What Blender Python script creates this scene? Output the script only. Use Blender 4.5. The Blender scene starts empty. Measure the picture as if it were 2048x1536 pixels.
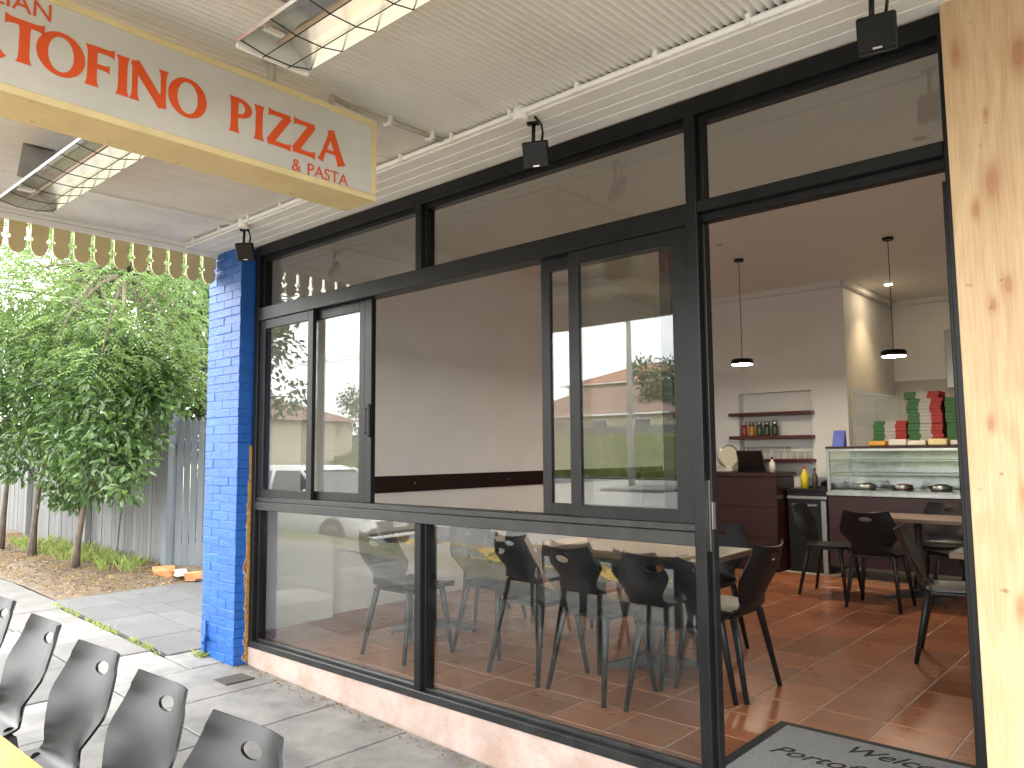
import bpy, bmesh, math, random
import numpy as np
from mathutils import Matrix, Vector
R = math.radians
random.seed(7); rng = np.random.default_rng(7)
S = bpy.context.scene; COL = S.collection

# ---------------------------------------------------------------- camera
cam = bpy.data.cameras.new('camera'); co = bpy.data.objects.new('camera', cam); COL.objects.link(co)
cam.sensor_width = 36; cam.lens = 1544.3/2048*36; cam.clip_start = .05; cam.clip_end = 2000
yaw, pitch, roll = R(41.73), R(5.04), R(-.456)
f = Vector((-math.sin(yaw)*math.cos(pitch), math.cos(yaw)*math.cos(pitch), math.sin(pitch)))
r0 = Vector((math.cos(yaw), math.sin(yaw), 0)); u0 = r0.cross(f)
r_ = math.cos(roll)*r0+math.sin(roll)*u0; u_ = -math.sin(roll)*r0+math.cos(roll)*u0
m = Matrix((r_, u_, -f)).transposed().to_4x4(); m.translation = (0, -2.9, 1.342); co.matrix_world = m
S.camera = co
# ---------------------------------------------------------------- sky and sun
to_sun = Vector((.34, -.10, .93)).normalized()
W = bpy.data.worlds.new('World'); S.world = W; W.use_nodes = True
wn, wl = W.node_tree.nodes, W.node_tree.links; wn.clear()
sky = wn.new('ShaderNodeTexSky'); sky.sky_type = 'NISHITA'; sky.sun_disc = False
sky.sun_elevation = math.asin(to_sun.z); sky.sun_rotation = math.atan2(to_sun.x, to_sun.y)
tc = wn.new('ShaderNodeTexCoord'); mp = wn.new('ShaderNodeMapping'); mp.inputs['Scale'].default_value = (1, 1, 2.6)
nz = wn.new('ShaderNodeTexNoise'); nz.inputs['Scale'].default_value = 2.3; nz.inputs['Detail'].default_value = 7; nz.inputs['Roughness'].default_value = .58
cr = wn.new('ShaderNodeValToRGB'); cr.color_ramp.elements[0].position = .34; cr.color_ramp.elements[1].position = .58
cr.color_ramp.elements[0].color = (.5, .5, .5, 1)
mx = wn.new('ShaderNodeMix'); mx.data_type = 'RGBA'; mx.inputs[7].default_value = (13.3, 13.1, 12.7, 1)
bg = wn.new('ShaderNodeBackground'); bg.inputs['Strength'].default_value = .15; wo = wn.new('ShaderNodeOutputWorld')
wl.new(tc.outputs['Generated'], mp.inputs[0]); wl.new(mp.outputs[0], nz.inputs['Vector']); wl.new(nz.outputs['Fac'], cr.inputs[0])
wl.new(cr.outputs[0], mx.inputs[0]); wl.new(sky.outputs[0], mx.inputs[6]); wl.new(mx.outputs[2], bg.inputs[0]); wl.new(bg.outputs[0], wo.inputs[0])
sl = bpy.data.lights.new('sun', 'SUN'); sl.energy = .55; sl.angle = R(12); sl.color = (1, .95, .87)
so = bpy.data.objects.new('sun', sl); COL.objects.link(so); so.rotation_euler = to_sun.to_track_quat('Z', 'Y').to_euler(); so.location = (0, -20, 30)
V = S.view_settings; V.view_transform = 'Standard'; V.look = 'None'; V.gamma = 1; V.exposure = 2.6; V.use_curve_mapping = False
S.cycles.use_denoising = True; S.cycles.max_bounces = 12; S.cycles.diffuse_bounces = 6; S.cycles.transparent_max_bounces = 24
S.cycles.sample_clamp_indirect = 6; S.cycles.caustics_reflective = False; S.cycles.caustics_refractive = False

# ---------------------------------------------------------------- helpers: materials
def pm(name, col, rough=.5, metal=0, var=0, vs=8, bump=0, bs=60, rnd=0, col2=None, spec=.5, stretch=(1, 1, 1), detail=6, rv=0):
    """principled material; var blends col2 (or a darker col) in by noise, rnd varies per object"""
    mt = bpy.data.materials.new(name); mt.use_nodes = True; n, l = mt.node_tree.nodes, mt.node_tree.links
    p = n['Principled BSDF']; p.inputs['Roughness'].default_value = rough; p.inputs['Metallic'].default_value = metal
    p.inputs['Specular IOR Level'].default_value = spec; p.inputs['Base Color'].default_value = (*col, 1)
    g = n.new('ShaderNodeNewGeometry'); mpn = n.new('ShaderNodeMapping'); mpn.inputs['Scale'].default_value = stretch; l.new(g.outputs['Position'], mpn.inputs[0])
    cs = p.inputs['Base Color']; last = None
    if var:
        t = n.new('ShaderNodeTexNoise'); t.inputs['Scale'].default_value = vs; t.inputs['Detail'].default_value = detail; t.inputs['Roughness'].default_value = .62
        l.new(mpn.outputs[0], t.inputs['Vector'])
        rp = n.new('ShaderNodeMapRange'); rp.inputs[1].default_value = .36; rp.inputs[2].default_value = .66; rp.inputs[4].default_value = var; l.new(t.outputs['Fac'], rp.inputs[0])
        x = n.new('ShaderNodeMix'); x.data_type = 'RGBA'; x.inputs[6].default_value = (*col, 1); x.inputs[7].default_value = (*(col2 or [c*.35 for c in col]), 1)
        l.new(rp.outputs[0], x.inputs[0]); last = x.outputs[2]
        if rv:
            q = n.new('ShaderNodeMapRange'); q.inputs[3].default_value = rough-rv; q.inputs[4].default_value = rough+rv; l.new(t.outputs['Fac'], q.inputs[0]); l.new(q.outputs[0], p.inputs['Roughness'])
    if rnd:
        oi = n.new('ShaderNodeObjectInfo'); h = n.new('ShaderNodeHueSaturation'); mr = n.new('ShaderNodeMapRange'); mr.inputs[3].default_value = 1-rnd; mr.inputs[4].default_value = 1+rnd
        l.new(oi.outputs['Random'], mr.inputs[0]); l.new(mr.outputs[0], h.inputs['Value'])
        if last: l.new(last, h.inputs['Color'])
        else: h.inputs['Color'].default_value = (*col, 1)
        last = h.outputs[0]
    if last: l.new(last, cs)
    if bump:
        b = n.new('ShaderNodeTexNoise'); b.inputs['Scale'].default_value = bs; b.inputs['Detail'].default_value = 4; l.new(mpn.outputs[0], b.inputs['Vector'])
        bm_ = n.new('ShaderNodeBump'); bm_.inputs['Strength'].default_value = bump; bm_.inputs['Distance'].default_value = .01; l.new(b.outputs['Fac'], bm_.inputs['Height']); l.new(bm_.outputs[0], p.inputs['Normal'])
    return mt
def emit(name, col, st):
    mt = bpy.data.materials.new(name); mt.use_nodes = True; p = mt.node_tree.nodes['Principled BSDF']
    p.inputs['Base Color'].default_value = (*col, 1); p.inputs['Emission Color'].default_value = (*col, 1); p.inputs['Emission Strength'].default_value = st
    return mt
def glass_mat(name, tint=(.88, .905, .895), dust=.03, ior=1.62):
    mt = bpy.data.materials.new(name); mt.use_nodes = True; n, l = mt.node_tree.nodes, mt.node_tree.links; n.clear()
    o = n.new('ShaderNodeOutputMaterial'); t = n.new('ShaderNodeBsdfTransparent'); t.inputs[0].default_value = (*tint, 1)
    g = n.new('ShaderNodeBsdfGlossy'); g.inputs['Roughness'].default_value = 0.0; fr = n.new('ShaderNodeFresnel'); gq = n.new('ShaderNodeNewGeometry'); mi = n.new('ShaderNodeMapRange'); mi.inputs[3].default_value = ior; mi.inputs[4].default_value = 1/ior; l.new(gq.outputs['Backfacing'], mi.inputs[0]); l.new(mi.outputs[0], fr.inputs[0])   # same reflectance from both sides of a pane
    a = n.new('ShaderNodeMixShader'); l.new(fr.outputs[0], a.inputs[0]); l.new(t.outputs[0], a.inputs[1]); l.new(g.outputs[0], a.inputs[2])
    d = n.new('ShaderNodeBsdfDiffuse'); d.inputs[0].default_value = (.6, .57, .52, 1); b = n.new('ShaderNodeMixShader')
    ge = n.new('ShaderNodeNewGeometry'); tx = n.new('ShaderNodeTexNoise'); tx.inputs['Scale'].default_value = 5; tx.inputs['Detail'].default_value = 8; l.new(ge.outputs['Position'], tx.inputs['Vector'])
    mr = n.new('ShaderNodeMapRange'); mr.inputs[1].default_value = .42; mr.inputs[2].default_value = .8; mr.inputs[4].default_value = dust; l.new(tx.outputs['Fac'], mr.inputs[0])
    l.new(mr.outputs[0], b.inputs[0]); l.new(a.outputs[0], b.inputs[1]); l.new(d.outputs[0], b.inputs[2]); l.new(b.outputs[0], o.inputs[0])
    return mt
def leaf_mat(name, col, col2, gloss=.35):
    mt = bpy.data.materials.new(name); mt.use_nodes = True; n, l = mt.node_tree.nodes, mt.node_tree.links; n.clear()
    o = n.new('ShaderNodeOutputMaterial'); ge = n.new('ShaderNodeNewGeometry'); x = n.new('ShaderNodeMix'); x.data_type = 'RGBA'
    x.inputs[6].default_value = (*col, 1); x.inputs[7].default_value = (*col2, 1); l.new(ge.outputs['Random Per Island'], x.inputs[0])
    p = n.new('ShaderNodeBsdfPrincipled'); p.inputs['Roughness'].default_value = gloss; l.new(x.outputs[2], p.inputs['Base Color'])
    t = n.new('ShaderNodeBsdfTranslucent'); h = n.new('ShaderNodeHueSaturation'); h.inputs['Value'].default_value = 1.7; h.inputs['Hue'].default_value = .485; l.new(x.outputs[2], h.inputs['Color']); l.new(h.outputs[0], t.inputs[0])
    a = n.new('ShaderNodeMixShader'); a.inputs[0].default_value = .3; l.new(p.outputs[0], a.inputs[1]); l.new(t.outputs[0], a.inputs[2]); l.new(a.outputs[0], o.inputs[0])
    return mt

M = {}
M['black'] = pm('black_powder_coat', (.006, .0062, .0065), .36, var=.7, vs=5, col2=(.009, .0095, .010), rv=.12, spec=.2, bump=.05, bs=90)
M['black_dusty'] = pm('black_dusty_coat', (.008, .0085, .009), .40, var=.8, vs=9, col2=(.022, .022, .021), rv=.12, spec=.35)
M['blackplastic'] = pm('black_plastic', (.0055, .006, .0075), .38, var=.5, vs=12, col2=(.009, .0095, .0115), rv=.06, spec=.36, bump=.03, bs=400)
M['leg'] = pm('charcoal_leg', (.010, .011, .013), .42, spec=.4)
M['glass'] = glass_mat('window_glass', dust=.004)
M['glass_low'] = glass_mat('window_glass_dusty', dust=.014)
M['caseglass'] = glass_mat('display_glass', (.93, .95, .94), .0)
M['wallw'] = pm('interior_white_paint', (.84, .83, .81), .6, var=.12, vs=1.3, bump=.03, bs=150)
M['ceil'] = pm('interior_ceiling_paint', (.80, .775, .73), .7)
M['maroon'] = pm('maroon_laminate', (.030, .0055, .006), .42, var=.4, vs=3, rv=.05)
M['maroon_dark'] = pm('dark_maroon_rail', (.014, .003, .003), .4, spec=.3)
M['shelfwood'] = pm('red_shelf_wood', (.085, .017, .013), .4)
M['tile'] = pm('terracotta_tile', (.36, .135, .06), .30, var=.65, vs=4, col2=(.23, .08, .037), rnd=.18, stretch=(1, 2.2, 1), rv=.09, bump=.04, bs=60)
M['grout'] = pm('tile_grout', (.52, .44, .36), .85, var=.4, vs=9)
M['skirt'] = pm('pink_render', (.31, .215, .175), .85, var=.9, vs=3.2, col2=(.42, .355, .32), bump=.35, bs=34, detail=9)
M['slab'] = pm('grey_concrete_slab', (.22, .214, .202), .82, var=1, vs=2.6, col2=(.10, .098, .093), rnd=.14, bump=.28, bs=46, detail=10)
M['slab_pale'] = pm('pale_concrete_slab', (.115, .112, .106), .85, var=.7, vs=5, col2=(.072, .07, .066), rnd=.07, bump=.45, bs=85, detail=10)
M['joint'] = pm('dark_joint_soil', (.055, .05, .042), .95, var=.5, vs=30)
M['paver'] = pm('dark_stamped_paver', (.075, .076, .077), .72, var=.6, vs=5, col2=(.048, .049, .05), rnd=.16, bump=.3, bs=40)
M['soil'] = pm('mulch_soil', (.12, .09, .06), .95, var=.9, vs=9, col2=(.05, .038, .028), bump=.9, bs=45, detail=10)
M['white'] = pm('white_paint', (.80, .795, .775), .55, var=.45, vs=3, col2=(.66, .65, .62), bump=.04, bs=70)
M['corr'] = pm('white_corrugated_metal', (.79, .78, .755), .48, var=.5, vs=1.6, col2=(.66, .645, .61), rnd=.03)
M['flatsoffit'] = pm('white_flat_soffit', (.76, .75, .73), .6, var=.4, vs=2, rnd=.03)
M['cream'] = pm('cream_paint', (.60, .50, .27), .55, var=.55, vs=7, col2=(.48, .38, .19), bump=.1, bs=60)
M['signface'] = pm('grey_white_acrylic', (.50, .485, .455), .22, var=.2, vs=2)
M['orange'] = pm('orange_vinyl', (.57, .065, .006), .4)
M['blue'] = None
M['steel'] = pm('brushed_steel', (.55, .54, .52), .28, 1, var=.3, vs=14)
M['mirror'] = pm('polished_reflector', (.80, .79, .77), .20, 1, var=.3, vs=5, col2=(.6, .58, .53))
M['rod'] = pm('heater_rod', (.6, .48, .38), .35, .3)
M['galv'] = pm('weathered_conduit', (.42, .38, .29), .6, var=.6, vs=20, col2=(.6, .58, .54))
M['fence'] = pm('grey_weathered_timber', (.135, .135, .133), .8, var=.6, vs=6, col2=(.085, .085, .083), rnd=.16, stretch=(4, 4, .5), bump=.3, bs=40)
M['gate'] = pm('blue_grey_painted_timber', (.115, .135, .15), .65, var=.35, vs=5, rnd=.06, stretch=(3, 3, .5), bump=.15, bs=40)
M['bark'] = pm('grey_brown_bark', (.13, .10, .075), .9, var=.8, vs=16, stretch=(1, 1, .35), bump=.7, bs=45)
M['leafb'] = leaf_mat('broad_leaf', (.024, .062, .015), (.07, .125, .03), .3)
M['leafp'] = leaf_mat('feather_leaf', (.055, .115, .022), (.13, .20, .055), .33)
M['leafy'] = leaf_mat('yellow_green_leaf', (.22, .30, .03), (.34, .38, .05), .5)
M['tabletop'] = pm('walnut_tabletop', (.21, .135, .085), .34, var=.5, vs=4, stretch=(.6, 5, 1))
M['tableyellow'] = pm('golden_varnished_timber', (.56, .285, .03), .35, var=.5, vs=4, col2=(.46, .21, .02), stretch=(.8, 6, 1), bump=.05, bs=60)
M['castiron'] = pm('grey_table_base', (.045, .048, .05), .45)
M['mat'] = pm('grey_carpet_mat', (.27, .27, .27), .95, var=.7, vs=60, col2=(.18, .18, .18), bump=.6, bs=350)
M['rubber'] = pm('black_rubber', (.016, .016, .017), .7)
M['matink'] = pm('mat_letter_black', (.012, .012, .012), .9)
M['asphalt'] = pm('asphalt', (.17, .17, .168), .85, var=.6, vs=3, col2=(.22, .218, .21), bump=.3, bs=90)
M['yellowline'] = pm('yellow_road_paint', (.55, .34, .05), .7, var=.4, vs=9)
M['carwhite'] = pm('white_car_paint', (.74, .75, .75), .2)
M['carglass'] = pm('dark_car_glass', (.03, .035, .04), .08)
M['tyre'] = pm('tyre_rubber', (.02, .02, .02), .8)
M['rooftile'] = pm('terracotta_roof_tile', (.36, .17, .10), .75, var=.6, vs=4, col2=(.2, .09, .06), rnd=.1)
M['roofdark'] = pm('brown_roof_tile', (.27, .16, .125), .8, var=.6, vs=4, rnd=.1)
M['brickorange'] = pm('orange_brick_wall', (.42, .19, .075), .85, var=.5, vs=6)
M['cream_wall'] = pm('cream_render_wall', (.58, .50, .36), .8, var=.3, vs=3)
M['grey_wall'] = pm('grey_render_wall', (.36, .36, .36), .8, var=.3, vs=3)
M['grass'] = leaf_mat('grass_blade', (.13, .19, .04), (.27, .32, .10), .6)
M['turf'] = pm('turf_ground', (.10, .115, .04), .95, var=.8, vs=12, col2=(.17, .15, .09))
M['pole'] = pm('pale_timber_pole', (.36, .34, .31), .85, var=.4, vs=6)
M['yellowsign'] = pm('yellow_sign_paint', (.75, .45, .01), .5)
M['silicone'] = pm('yellow_foam_filler', (.36, .20, .035), .8, var=.7, vs=40, col2=(.15, .05, .02), bump=.8, bs=90)
M['red'] = pm('red_card', (.42, .03, .03), .6); M['green'] = pm('green_card', (.045, .17, .05), .6); M['card'] = pm('white_card', (.52, .50, .46), .7)
M['litdisc'] = emit('lamp_diffuser', (1, .85, .64), 40)
M['litdown'] = emit('downlight_lens', (1, .80, .52), 40)
M['jarglass'] = pm('jar_glass', (.10, .085, .07), .12, spec=.8)
M['clear'] = glass_mat('drinking_glass', (.88, .88, .86), 0)
M['bluecard'] = pm('blue_card', (.03, .06, .35), .5)
M['yellowplastic'] = pm('yellow_bottle', (.65, .52, .03), .35)
M['screenblack'] = pm('black_terminal', (.006, .006, .007), .3)
M['ivory'] = pm('ivory_enamel', (.55, .51, .42), .35)
M['wtile'] = pm('pale_wall_tile', (.48, .46, .41), .25, rnd=.05)
M['leaflitter'] = leaf_mat('dry_leaf', (.12, .08, .04), (.30, .22, .10), .7)

# painted blue brick: blue paint with chips near the window corner
def blue_mat():
    mt = pm('blue_painted_brick', (.005, .072, .30), .5, var=.55, vs=4, col2=(.009, .10, .38), rnd=.10, bump=.5, bs=55, detail=9)
    n, l = mt.node_tree.nodes, mt.node_tree.links; p = n['Principled BSDF']; old = p.inputs['Base Color'].links[0].from_socket
    g = n.new('ShaderNodeNewGeometry'); s = n.new('ShaderNodeSeparateXYZ'); l.new(g.outputs['Position'], s.inputs[0])
    t = n.new('ShaderNodeTexNoise'); t.inputs['Scale'].default_value = 11; t.inputs['Detail'].default_value = 8; l.new(g.outputs['Position'], t.inputs['Vector'])
    a = n.new('ShaderNodeMapRange'); a.inputs[1].default_value = -.065; a.inputs[2].default_value = 0; l.new(s.outputs['Y'], a.inputs[0])   # towards the frame
    b = n.new('ShaderNodeMapRange'); b.inputs[1].default_value = 1.15; b.inputs[2].default_value = .7; l.new(s.outputs['Z'], b.inputs[0])
    mu = n.new('ShaderNodeMath'); mu.operation = 'MULTIPLY'; l.new(a.outputs[0], mu.inputs[0]); l.new(b.outputs[0], mu.inputs[1])
    ad = n.new('ShaderNodeMath'); ad.operation = 'MULTIPLY_ADD'; ad.inputs[1].default_value = .42; l.new(mu.outputs[0], ad.inputs[0]); l.new(t.outputs['Fac'], ad.inputs[2])
    st = n.new('ShaderNodeMapRange'); st.inputs[1].default_value = .76; st.inputs[2].default_value = .79; l.new(ad.outputs[0], st.inputs[0])
    rp = n.new('ShaderNodeMix'); rp.data_type = 'RGBA'; rp.inputs[6].default_value = (.42, .44, .48, 1); rp.inputs[7].default_value = (.20, .055, .02, 1)
    s2 = n.new('ShaderNodeMapRange'); s2.inputs[1].default_value = .80; s2.inputs[2].default_value = .83; l.new(ad.outputs[0], s2.inputs[0]); l.new(s2.outputs[0], rp.inputs[0])
    x = n.new('ShaderNodeMix'); x.data_type = 'RGBA'; l.new(st.outputs[0], x.inputs[0]); l.new(old, x.inputs[6]); l.new(rp.outputs[2], x.inputs[7]); l.new(x.outputs[2], p.inputs['Base Color'])
    return mt
M['blue'] = blue_mat()

# knotty pine ply: grain bent round knots
def ply_mat():
    mt = bpy.data.materials.new('knotty_plywood'); mt.use_nodes = True; n, l = mt.node_tree.nodes, mt.node_tree.links; p = n['Principled BSDF']; p.inputs['Roughness'].default_value = .62
    g = n.new('ShaderNodeNewGeometry'); s = n.new('ShaderNodeSeparateXYZ'); l.new(g.outputs['Position'], s.inputs[0])
    def math_(op, a, b=None, c=None):
        q = n.new('ShaderNodeMath'); q.operation = op
        for i, v in enumerate((a, b, c)):
            if v is None: continue
            if isinstance(v, (int, float)): q.inputs[i].default_value = v
            else: l.new(v, q.inputs[i])
        return q.outputs[0]
    warp = n.new('ShaderNodeTexNoise'); warp.inputs['Scale'].default_value = 2.2; warp.inputs['Detail'].default_value = 3
    mw = n.new('ShaderNodeMapping'); mw.inputs['Scale'].default_value = (2.2, 1, .55); l.new(g.outputs['Position'], mw.inputs[0]); l.new(mw.outputs[0], warp.inputs['Vector'])
    knots = [(-.535, 2.66, .014), (-.46, 2.43, .006), (-.455, 2.20, .019), (-.505, 2.12, .010), (-.43, 1.86, .012), (-.475, 1.80, .009), (-.50, 1.42, .009), (-.42, 1.20, .012), (-.36, 2.60, .02), (-.2, 1.9, .02), (-.1, 1.1, .025), (.1, 2.2, .02), (-.45, .85, .012), (-.3, .5, .02)]
    kd = None; kc = None
    for (kx, kz, kr) in knots:
        dx = math_('SUBTRACT', s.outputs['X'], kx); dz = math_('MULTIPLY', math_('SUBTRACT', s.outputs['Z'], kz), .42)
        d = math_('SQRT', math_('ADD', math_('MULTIPLY', dx, dx), math_('MULTIPLY', dz, dz))); v = math_('DIVIDE', d, kr*.85)
        e = math_('POWER', 2.718, math_('MULTIPLY', math_('MULTIPLY', v, v), -.35)); e2 = math_('POWER', 2.718, math_('MULTIPLY', v, -1.1))
        rim = math_('POWER', 2.718, math_('MULTIPLY', math_('POWER', math_('SUBTRACT', v, .8), 2), -7)); e = math_('MAXIMUM', math_('MULTIPLY', e, .75), math_('MULTIPLY', rim, .7))
        kd = e if kd is None else math_('MAXIMUM', kd, e); kc = e2 if kc is None else math_('ADD', kc, e2)
    ph = math_('ADD', math_('MULTIPLY', s.outputs['X'], 16), math_('MULTIPLY_ADD', warp.outputs['Fac'], 13, math_('MULTIPLY', kc, 3.2)))
    ring = math_('SINE', math_('MULTIPLY', ph, 3.1)); fine = n.new('ShaderNodeTexNoise'); fine.inputs['Scale'].default_value = 60; fine.inputs['Detail'].default_value = 6
    mf = n.new('ShaderNodeMapping'); mf.inputs['Scale'].default_value = (3, 1, .09); l.new(g.outputs['Position'], mf.inputs[0]); l.new(mf.outputs[0], fine.inputs['Vector'])
    gr = math_('ADD', math_('MULTIPLY', ring, .09), math_('MULTIPLY', fine.outputs['Fac'], .9))
    cr = n.new('ShaderNodeValToRGB'); e = cr.color_ramp.elements; e[0].position = .15; e[0].color = (.50, .365, .215, 1); e[1].position = .85; e[1].color = (.34, .205, .095, 1); l.new(gr, cr.inputs[0])
    x = n.new('ShaderNodeMix'); x.data_type = 'RGBA'; x.inputs[7].default_value = (.24, .075, .018, 1); l.new(cr.outputs[0], x.inputs[6]); l.new(math_('MULTIPLY', kd, .9), x.inputs[0])
    ck = n.new('ShaderNodeTexNoise'); ck.inputs['Scale'].default_value = 14; ck.inputs['Detail'].default_value = 3; mc = n.new('ShaderNodeMapping'); mc.inputs['Scale'].default_value = (4, 1, .12); l.new(g.outputs['Position'], mc.inputs[0]); l.new(mc.outputs[0], ck.inputs['Vector'])
    cm = n.new('ShaderNodeMapRange'); cm.inputs[1].default_value = .70; cm.inputs[2].default_value = .73; cm.inputs[4].default_value = .55; l.new(ck.outputs['Fac'], cm.inputs[0]); xo = x
    x = n.new('ShaderNodeMix'); x.data_type = 'RGBA'; x.inputs[7].default_value = (.16, .085, .035, 1); l.new(cm.outputs[0], x.inputs[0]); l.new(xo.outputs[2], x.inputs[6])
    # ink specks and scuffs
    sp = n.new('ShaderNodeTexNoise'); sp.inputs['Scale'].default_value = 26; sp.inputs['Detail'].default_value = 5; l.new(g.outputs['Position'], sp.inputs['Vector'])
    sm = n.new('ShaderNodeMapRange'); sm.inputs[1].default_value = .69; sm.inputs[2].default_value = .75; sm.inputs[4].default_value = .65; l.new(sp.outputs['Fac'], sm.inputs[0])
    y = n.new('ShaderNodeMix'); y.data_type = 'RGBA'; y.inputs[7].default_value = (.10, .06, .03, 1); l.new(sm.outputs[0], y.inputs[0]); l.new(x.outputs[2], y.inputs[6]); l.new(y.outputs[2], p.inputs['Base Color'])
    bm_ = n.new('ShaderNodeBump'); bm_.inputs['Strength'].default_value = .12; bm_.inputs['Distance'].default_value = .004; l.new(fine.outputs['Fac'], bm_.inputs['Height']); l.new(bm_.outputs[0], p.inputs['Normal'])
    return mt
M['ply'] = ply_mat()

# ---------------------------------------------------------------- helpers: geometry
def tag(o, label=None, cat=None, group=None, kind=None):
    if label: o['label'] = label
    if cat: o['category'] = cat
    if group: o['group'] = group
    if kind: o['kind'] = kind
    return o
def thing(name, label, cat, loc=(0, 0, 0), rz=0, group=None):
    o = bpy.data.objects.new(name, None); COL.objects.link(o); o.location = loc; o.rotation_euler = (0, 0, rz); o.empty_display_size = .1
    return tag(o, label, cat, group)
def inv(t):
    a = Matrix.Translation(t.location) @ Matrix.Rotation(t.rotation_euler[2], 4, 'Z')
    if t.parent: a = inv_chain(t)
    return a.inverted()
def inv_chain(t): return Matrix.Identity(4)
def mobj(name, mesh, mat, parent=None, world=False):
    o = bpy.data.objects.new(name, mesh); COL.objects.link(o)
    if mat is not None and not mesh.materials: mesh.materials.append(M[mat] if isinstance(mat, str) else mat)
    if parent:
        o.parent = parent
        if world and parent.type == 'EMPTY': o.matrix_parent_inverse = inv(parent)
    return o
def obj(name, bm, mat, parent=None, world=False, smooth=False):
    me = bpy.data.meshes.new(name); bm.to_mesh(me); bm.free()
    if smooth: me.polygons.foreach_set('use_smooth', [True]*len(me.polygons))
    return mobj(name, me, mat, parent, world)
def box(bm, x0, x1, y0, y1, z0, z1, bev=0):
    g = bmesh.ops.create_cube(bm, size=1); vs = g['verts']
    for v in vs: v.co = ((x0+x1)/2+v.co.x*(x1-x0), (y0+y1)/2+v.co.y*(y1-y0), (z0+z1)/2+v.co.z*(z1-z0))
    if bev: bmesh.ops.bevel(bm, geom=list({e for v in vs for e in v.link_edges}), offset=bev, segments=1, affect='EDGES')
    return bm
def B(name, x, y, z, mat, parent=None, bev=0, world=True):
    return obj(name, box(bmesh.new(), *x, *y, *z, bev), mat, parent, world)
def tube(bm, pts, rad, seg=8, cap=True):
    pts = [Vector(p) for p in pts]; rads = rad if isinstance(rad, (list, tuple)) else [rad]*len(pts); rings = []
    for i, p in enumerate(pts):
        t = (pts[min(i+1, len(pts)-1)]-pts[max(i-1, 0)]).normalized(); a = Vector((0, 0, 1)) if abs(t.z) < .9 else Vector((1, 0, 0))
        u = t.cross(a).normalized(); v = t.cross(u)
        rings.append([bm.verts.new(p+rads[i]*(math.cos(2*math.pi*k/seg)*u+math.sin(2*math.pi*k/seg)*v)) for k in range(seg)])
    for a, b in zip(rings, rings[1:]):
        for k in range(seg): bm.faces.new((a[k], a[(k+1) % seg], b[(k+1) % seg], b[k])).smooth = True
    if cap: bm.faces.new(rings[0][::-1]); bm.faces.new(rings[-1])
    return bm
def lathe(bm, prof, seg=20, c=(0, 0, 0)):
    rings = [[bm.verts.new((c[0]+r*math.cos(2*math.pi*k/seg), c[1]+r*math.sin(2*math.pi*k/seg), c[2]+z)) for k in range(seg)] for r, z in prof]
    for a, b in zip(rings, rings[1:]):
        for k in range(seg): bm.faces.new((a[k], a[(k+1) % seg], b[(k+1) % seg], b[k])).smooth = True
    bm.faces.new(rings[0][::-1]); bm.faces.new(rings[-1]); return bm
def prism(bm, poly, axis, a, b):
    """extrude a 2D polygon along axis between a and b; poly in the other two axes in order"""
    def P(p, t): return {'x': (t, p[0], p[1]), 'y': (p[0], t, p[1]), 'z': (p[0], p[1], t)}[axis]
    A = [bm.verts.new(P(p, a)) for p in poly]; Bv = [bm.verts.new(P(p, b)) for p in poly]; n = len(poly)
    bm.faces.new(A); bm.faces.new(Bv[::-1])
    for i in range(n): bm.faces.new((A[i], Bv[i], Bv[(i+1) % n], A[(i+1) % n]))
    bmesh.ops.recalc_face_normals(bm, faces=bm.faces); return bm
def struct(o): o['kind'] = 'structure'; return o
def copy_tree(o, parent=None):
    c = o.copy(); COL.objects.link(c)
    if parent: c.parent = parent; c.matrix_parent_inverse = o.matrix_parent_inverse.copy()
    for ch in list(o.children): copy_tree(ch, c)
    return c
def np_mesh(name, verts, faces):
    me = bpy.data.meshes.new(name); me.from_pydata(verts.tolist() if hasattr(verts, 'tolist') else verts, [], faces.tolist() if hasattr(faces, 'tolist') else faces); return me
def text_mesh(s, size, shear=0, extrude=.0008, align='LEFT'):
    c = bpy.data.curves.new('text', 'FONT'); c.body = s; c.size = size; c.extrude = extrude; c.shear = shear; c.align_x = align
    o = bpy.data.objects.new('text', c); COL.objects.link(o); dg = bpy.context.evaluated_depsgraph_get(); me = bpy.data.meshes.new_from_object(o.evaluated_get(dg)); bpy.data.objects.remove(o); bpy.data.curves.remove(c); return me
def pv(x): return -.12-.038*(max(min(x, 4), -9)+5.1)

# ================================================================ SETTING
# --- ground sheets
def ground_sheet(name, x0, x1, y0, y1, zf, mat, nx=24, ny=4):
    xs = np.linspace(x0, x1, nx+1); ys = np.linspace(y0, y1, ny+1)
    v = [(x, y, zf(x, y)) for y in ys for x in xs]; fc = [(j*(nx+1)+i, j*(nx+1)+i+1, (j+1)*(nx+1)+i+1, (j+1)*(nx+1)+i) for j in range(ny) for i in range(nx)]
    return struct(mobj(name, np_mesh(name, v, fc), mat))
ground = ground_sheet('ground', -300, 300, -300, 300, lambda x, y: -.75, 'turf', 4, 4)
pave = ground_sheet('pavement', -26, 6, -3.55, .02, lambda x, y: pv(x)-.03, 'joint', 40, 4)
xs = [-5.25+.625*i for i in range(-4, 12)]
def slab(x0, x1, y0, y1, mat, parent):
    g = .005; bm = bmesh.new(); dz = random.uniform(-.003, .003)
    box(bm, x0+g, x1-g, y0+g, y1-g, -.05, 0, .004)
    for v in bm.verts: v.co.z += pv(v.co.x)+dz
    return obj('slab', bm, mat, parent)
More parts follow.
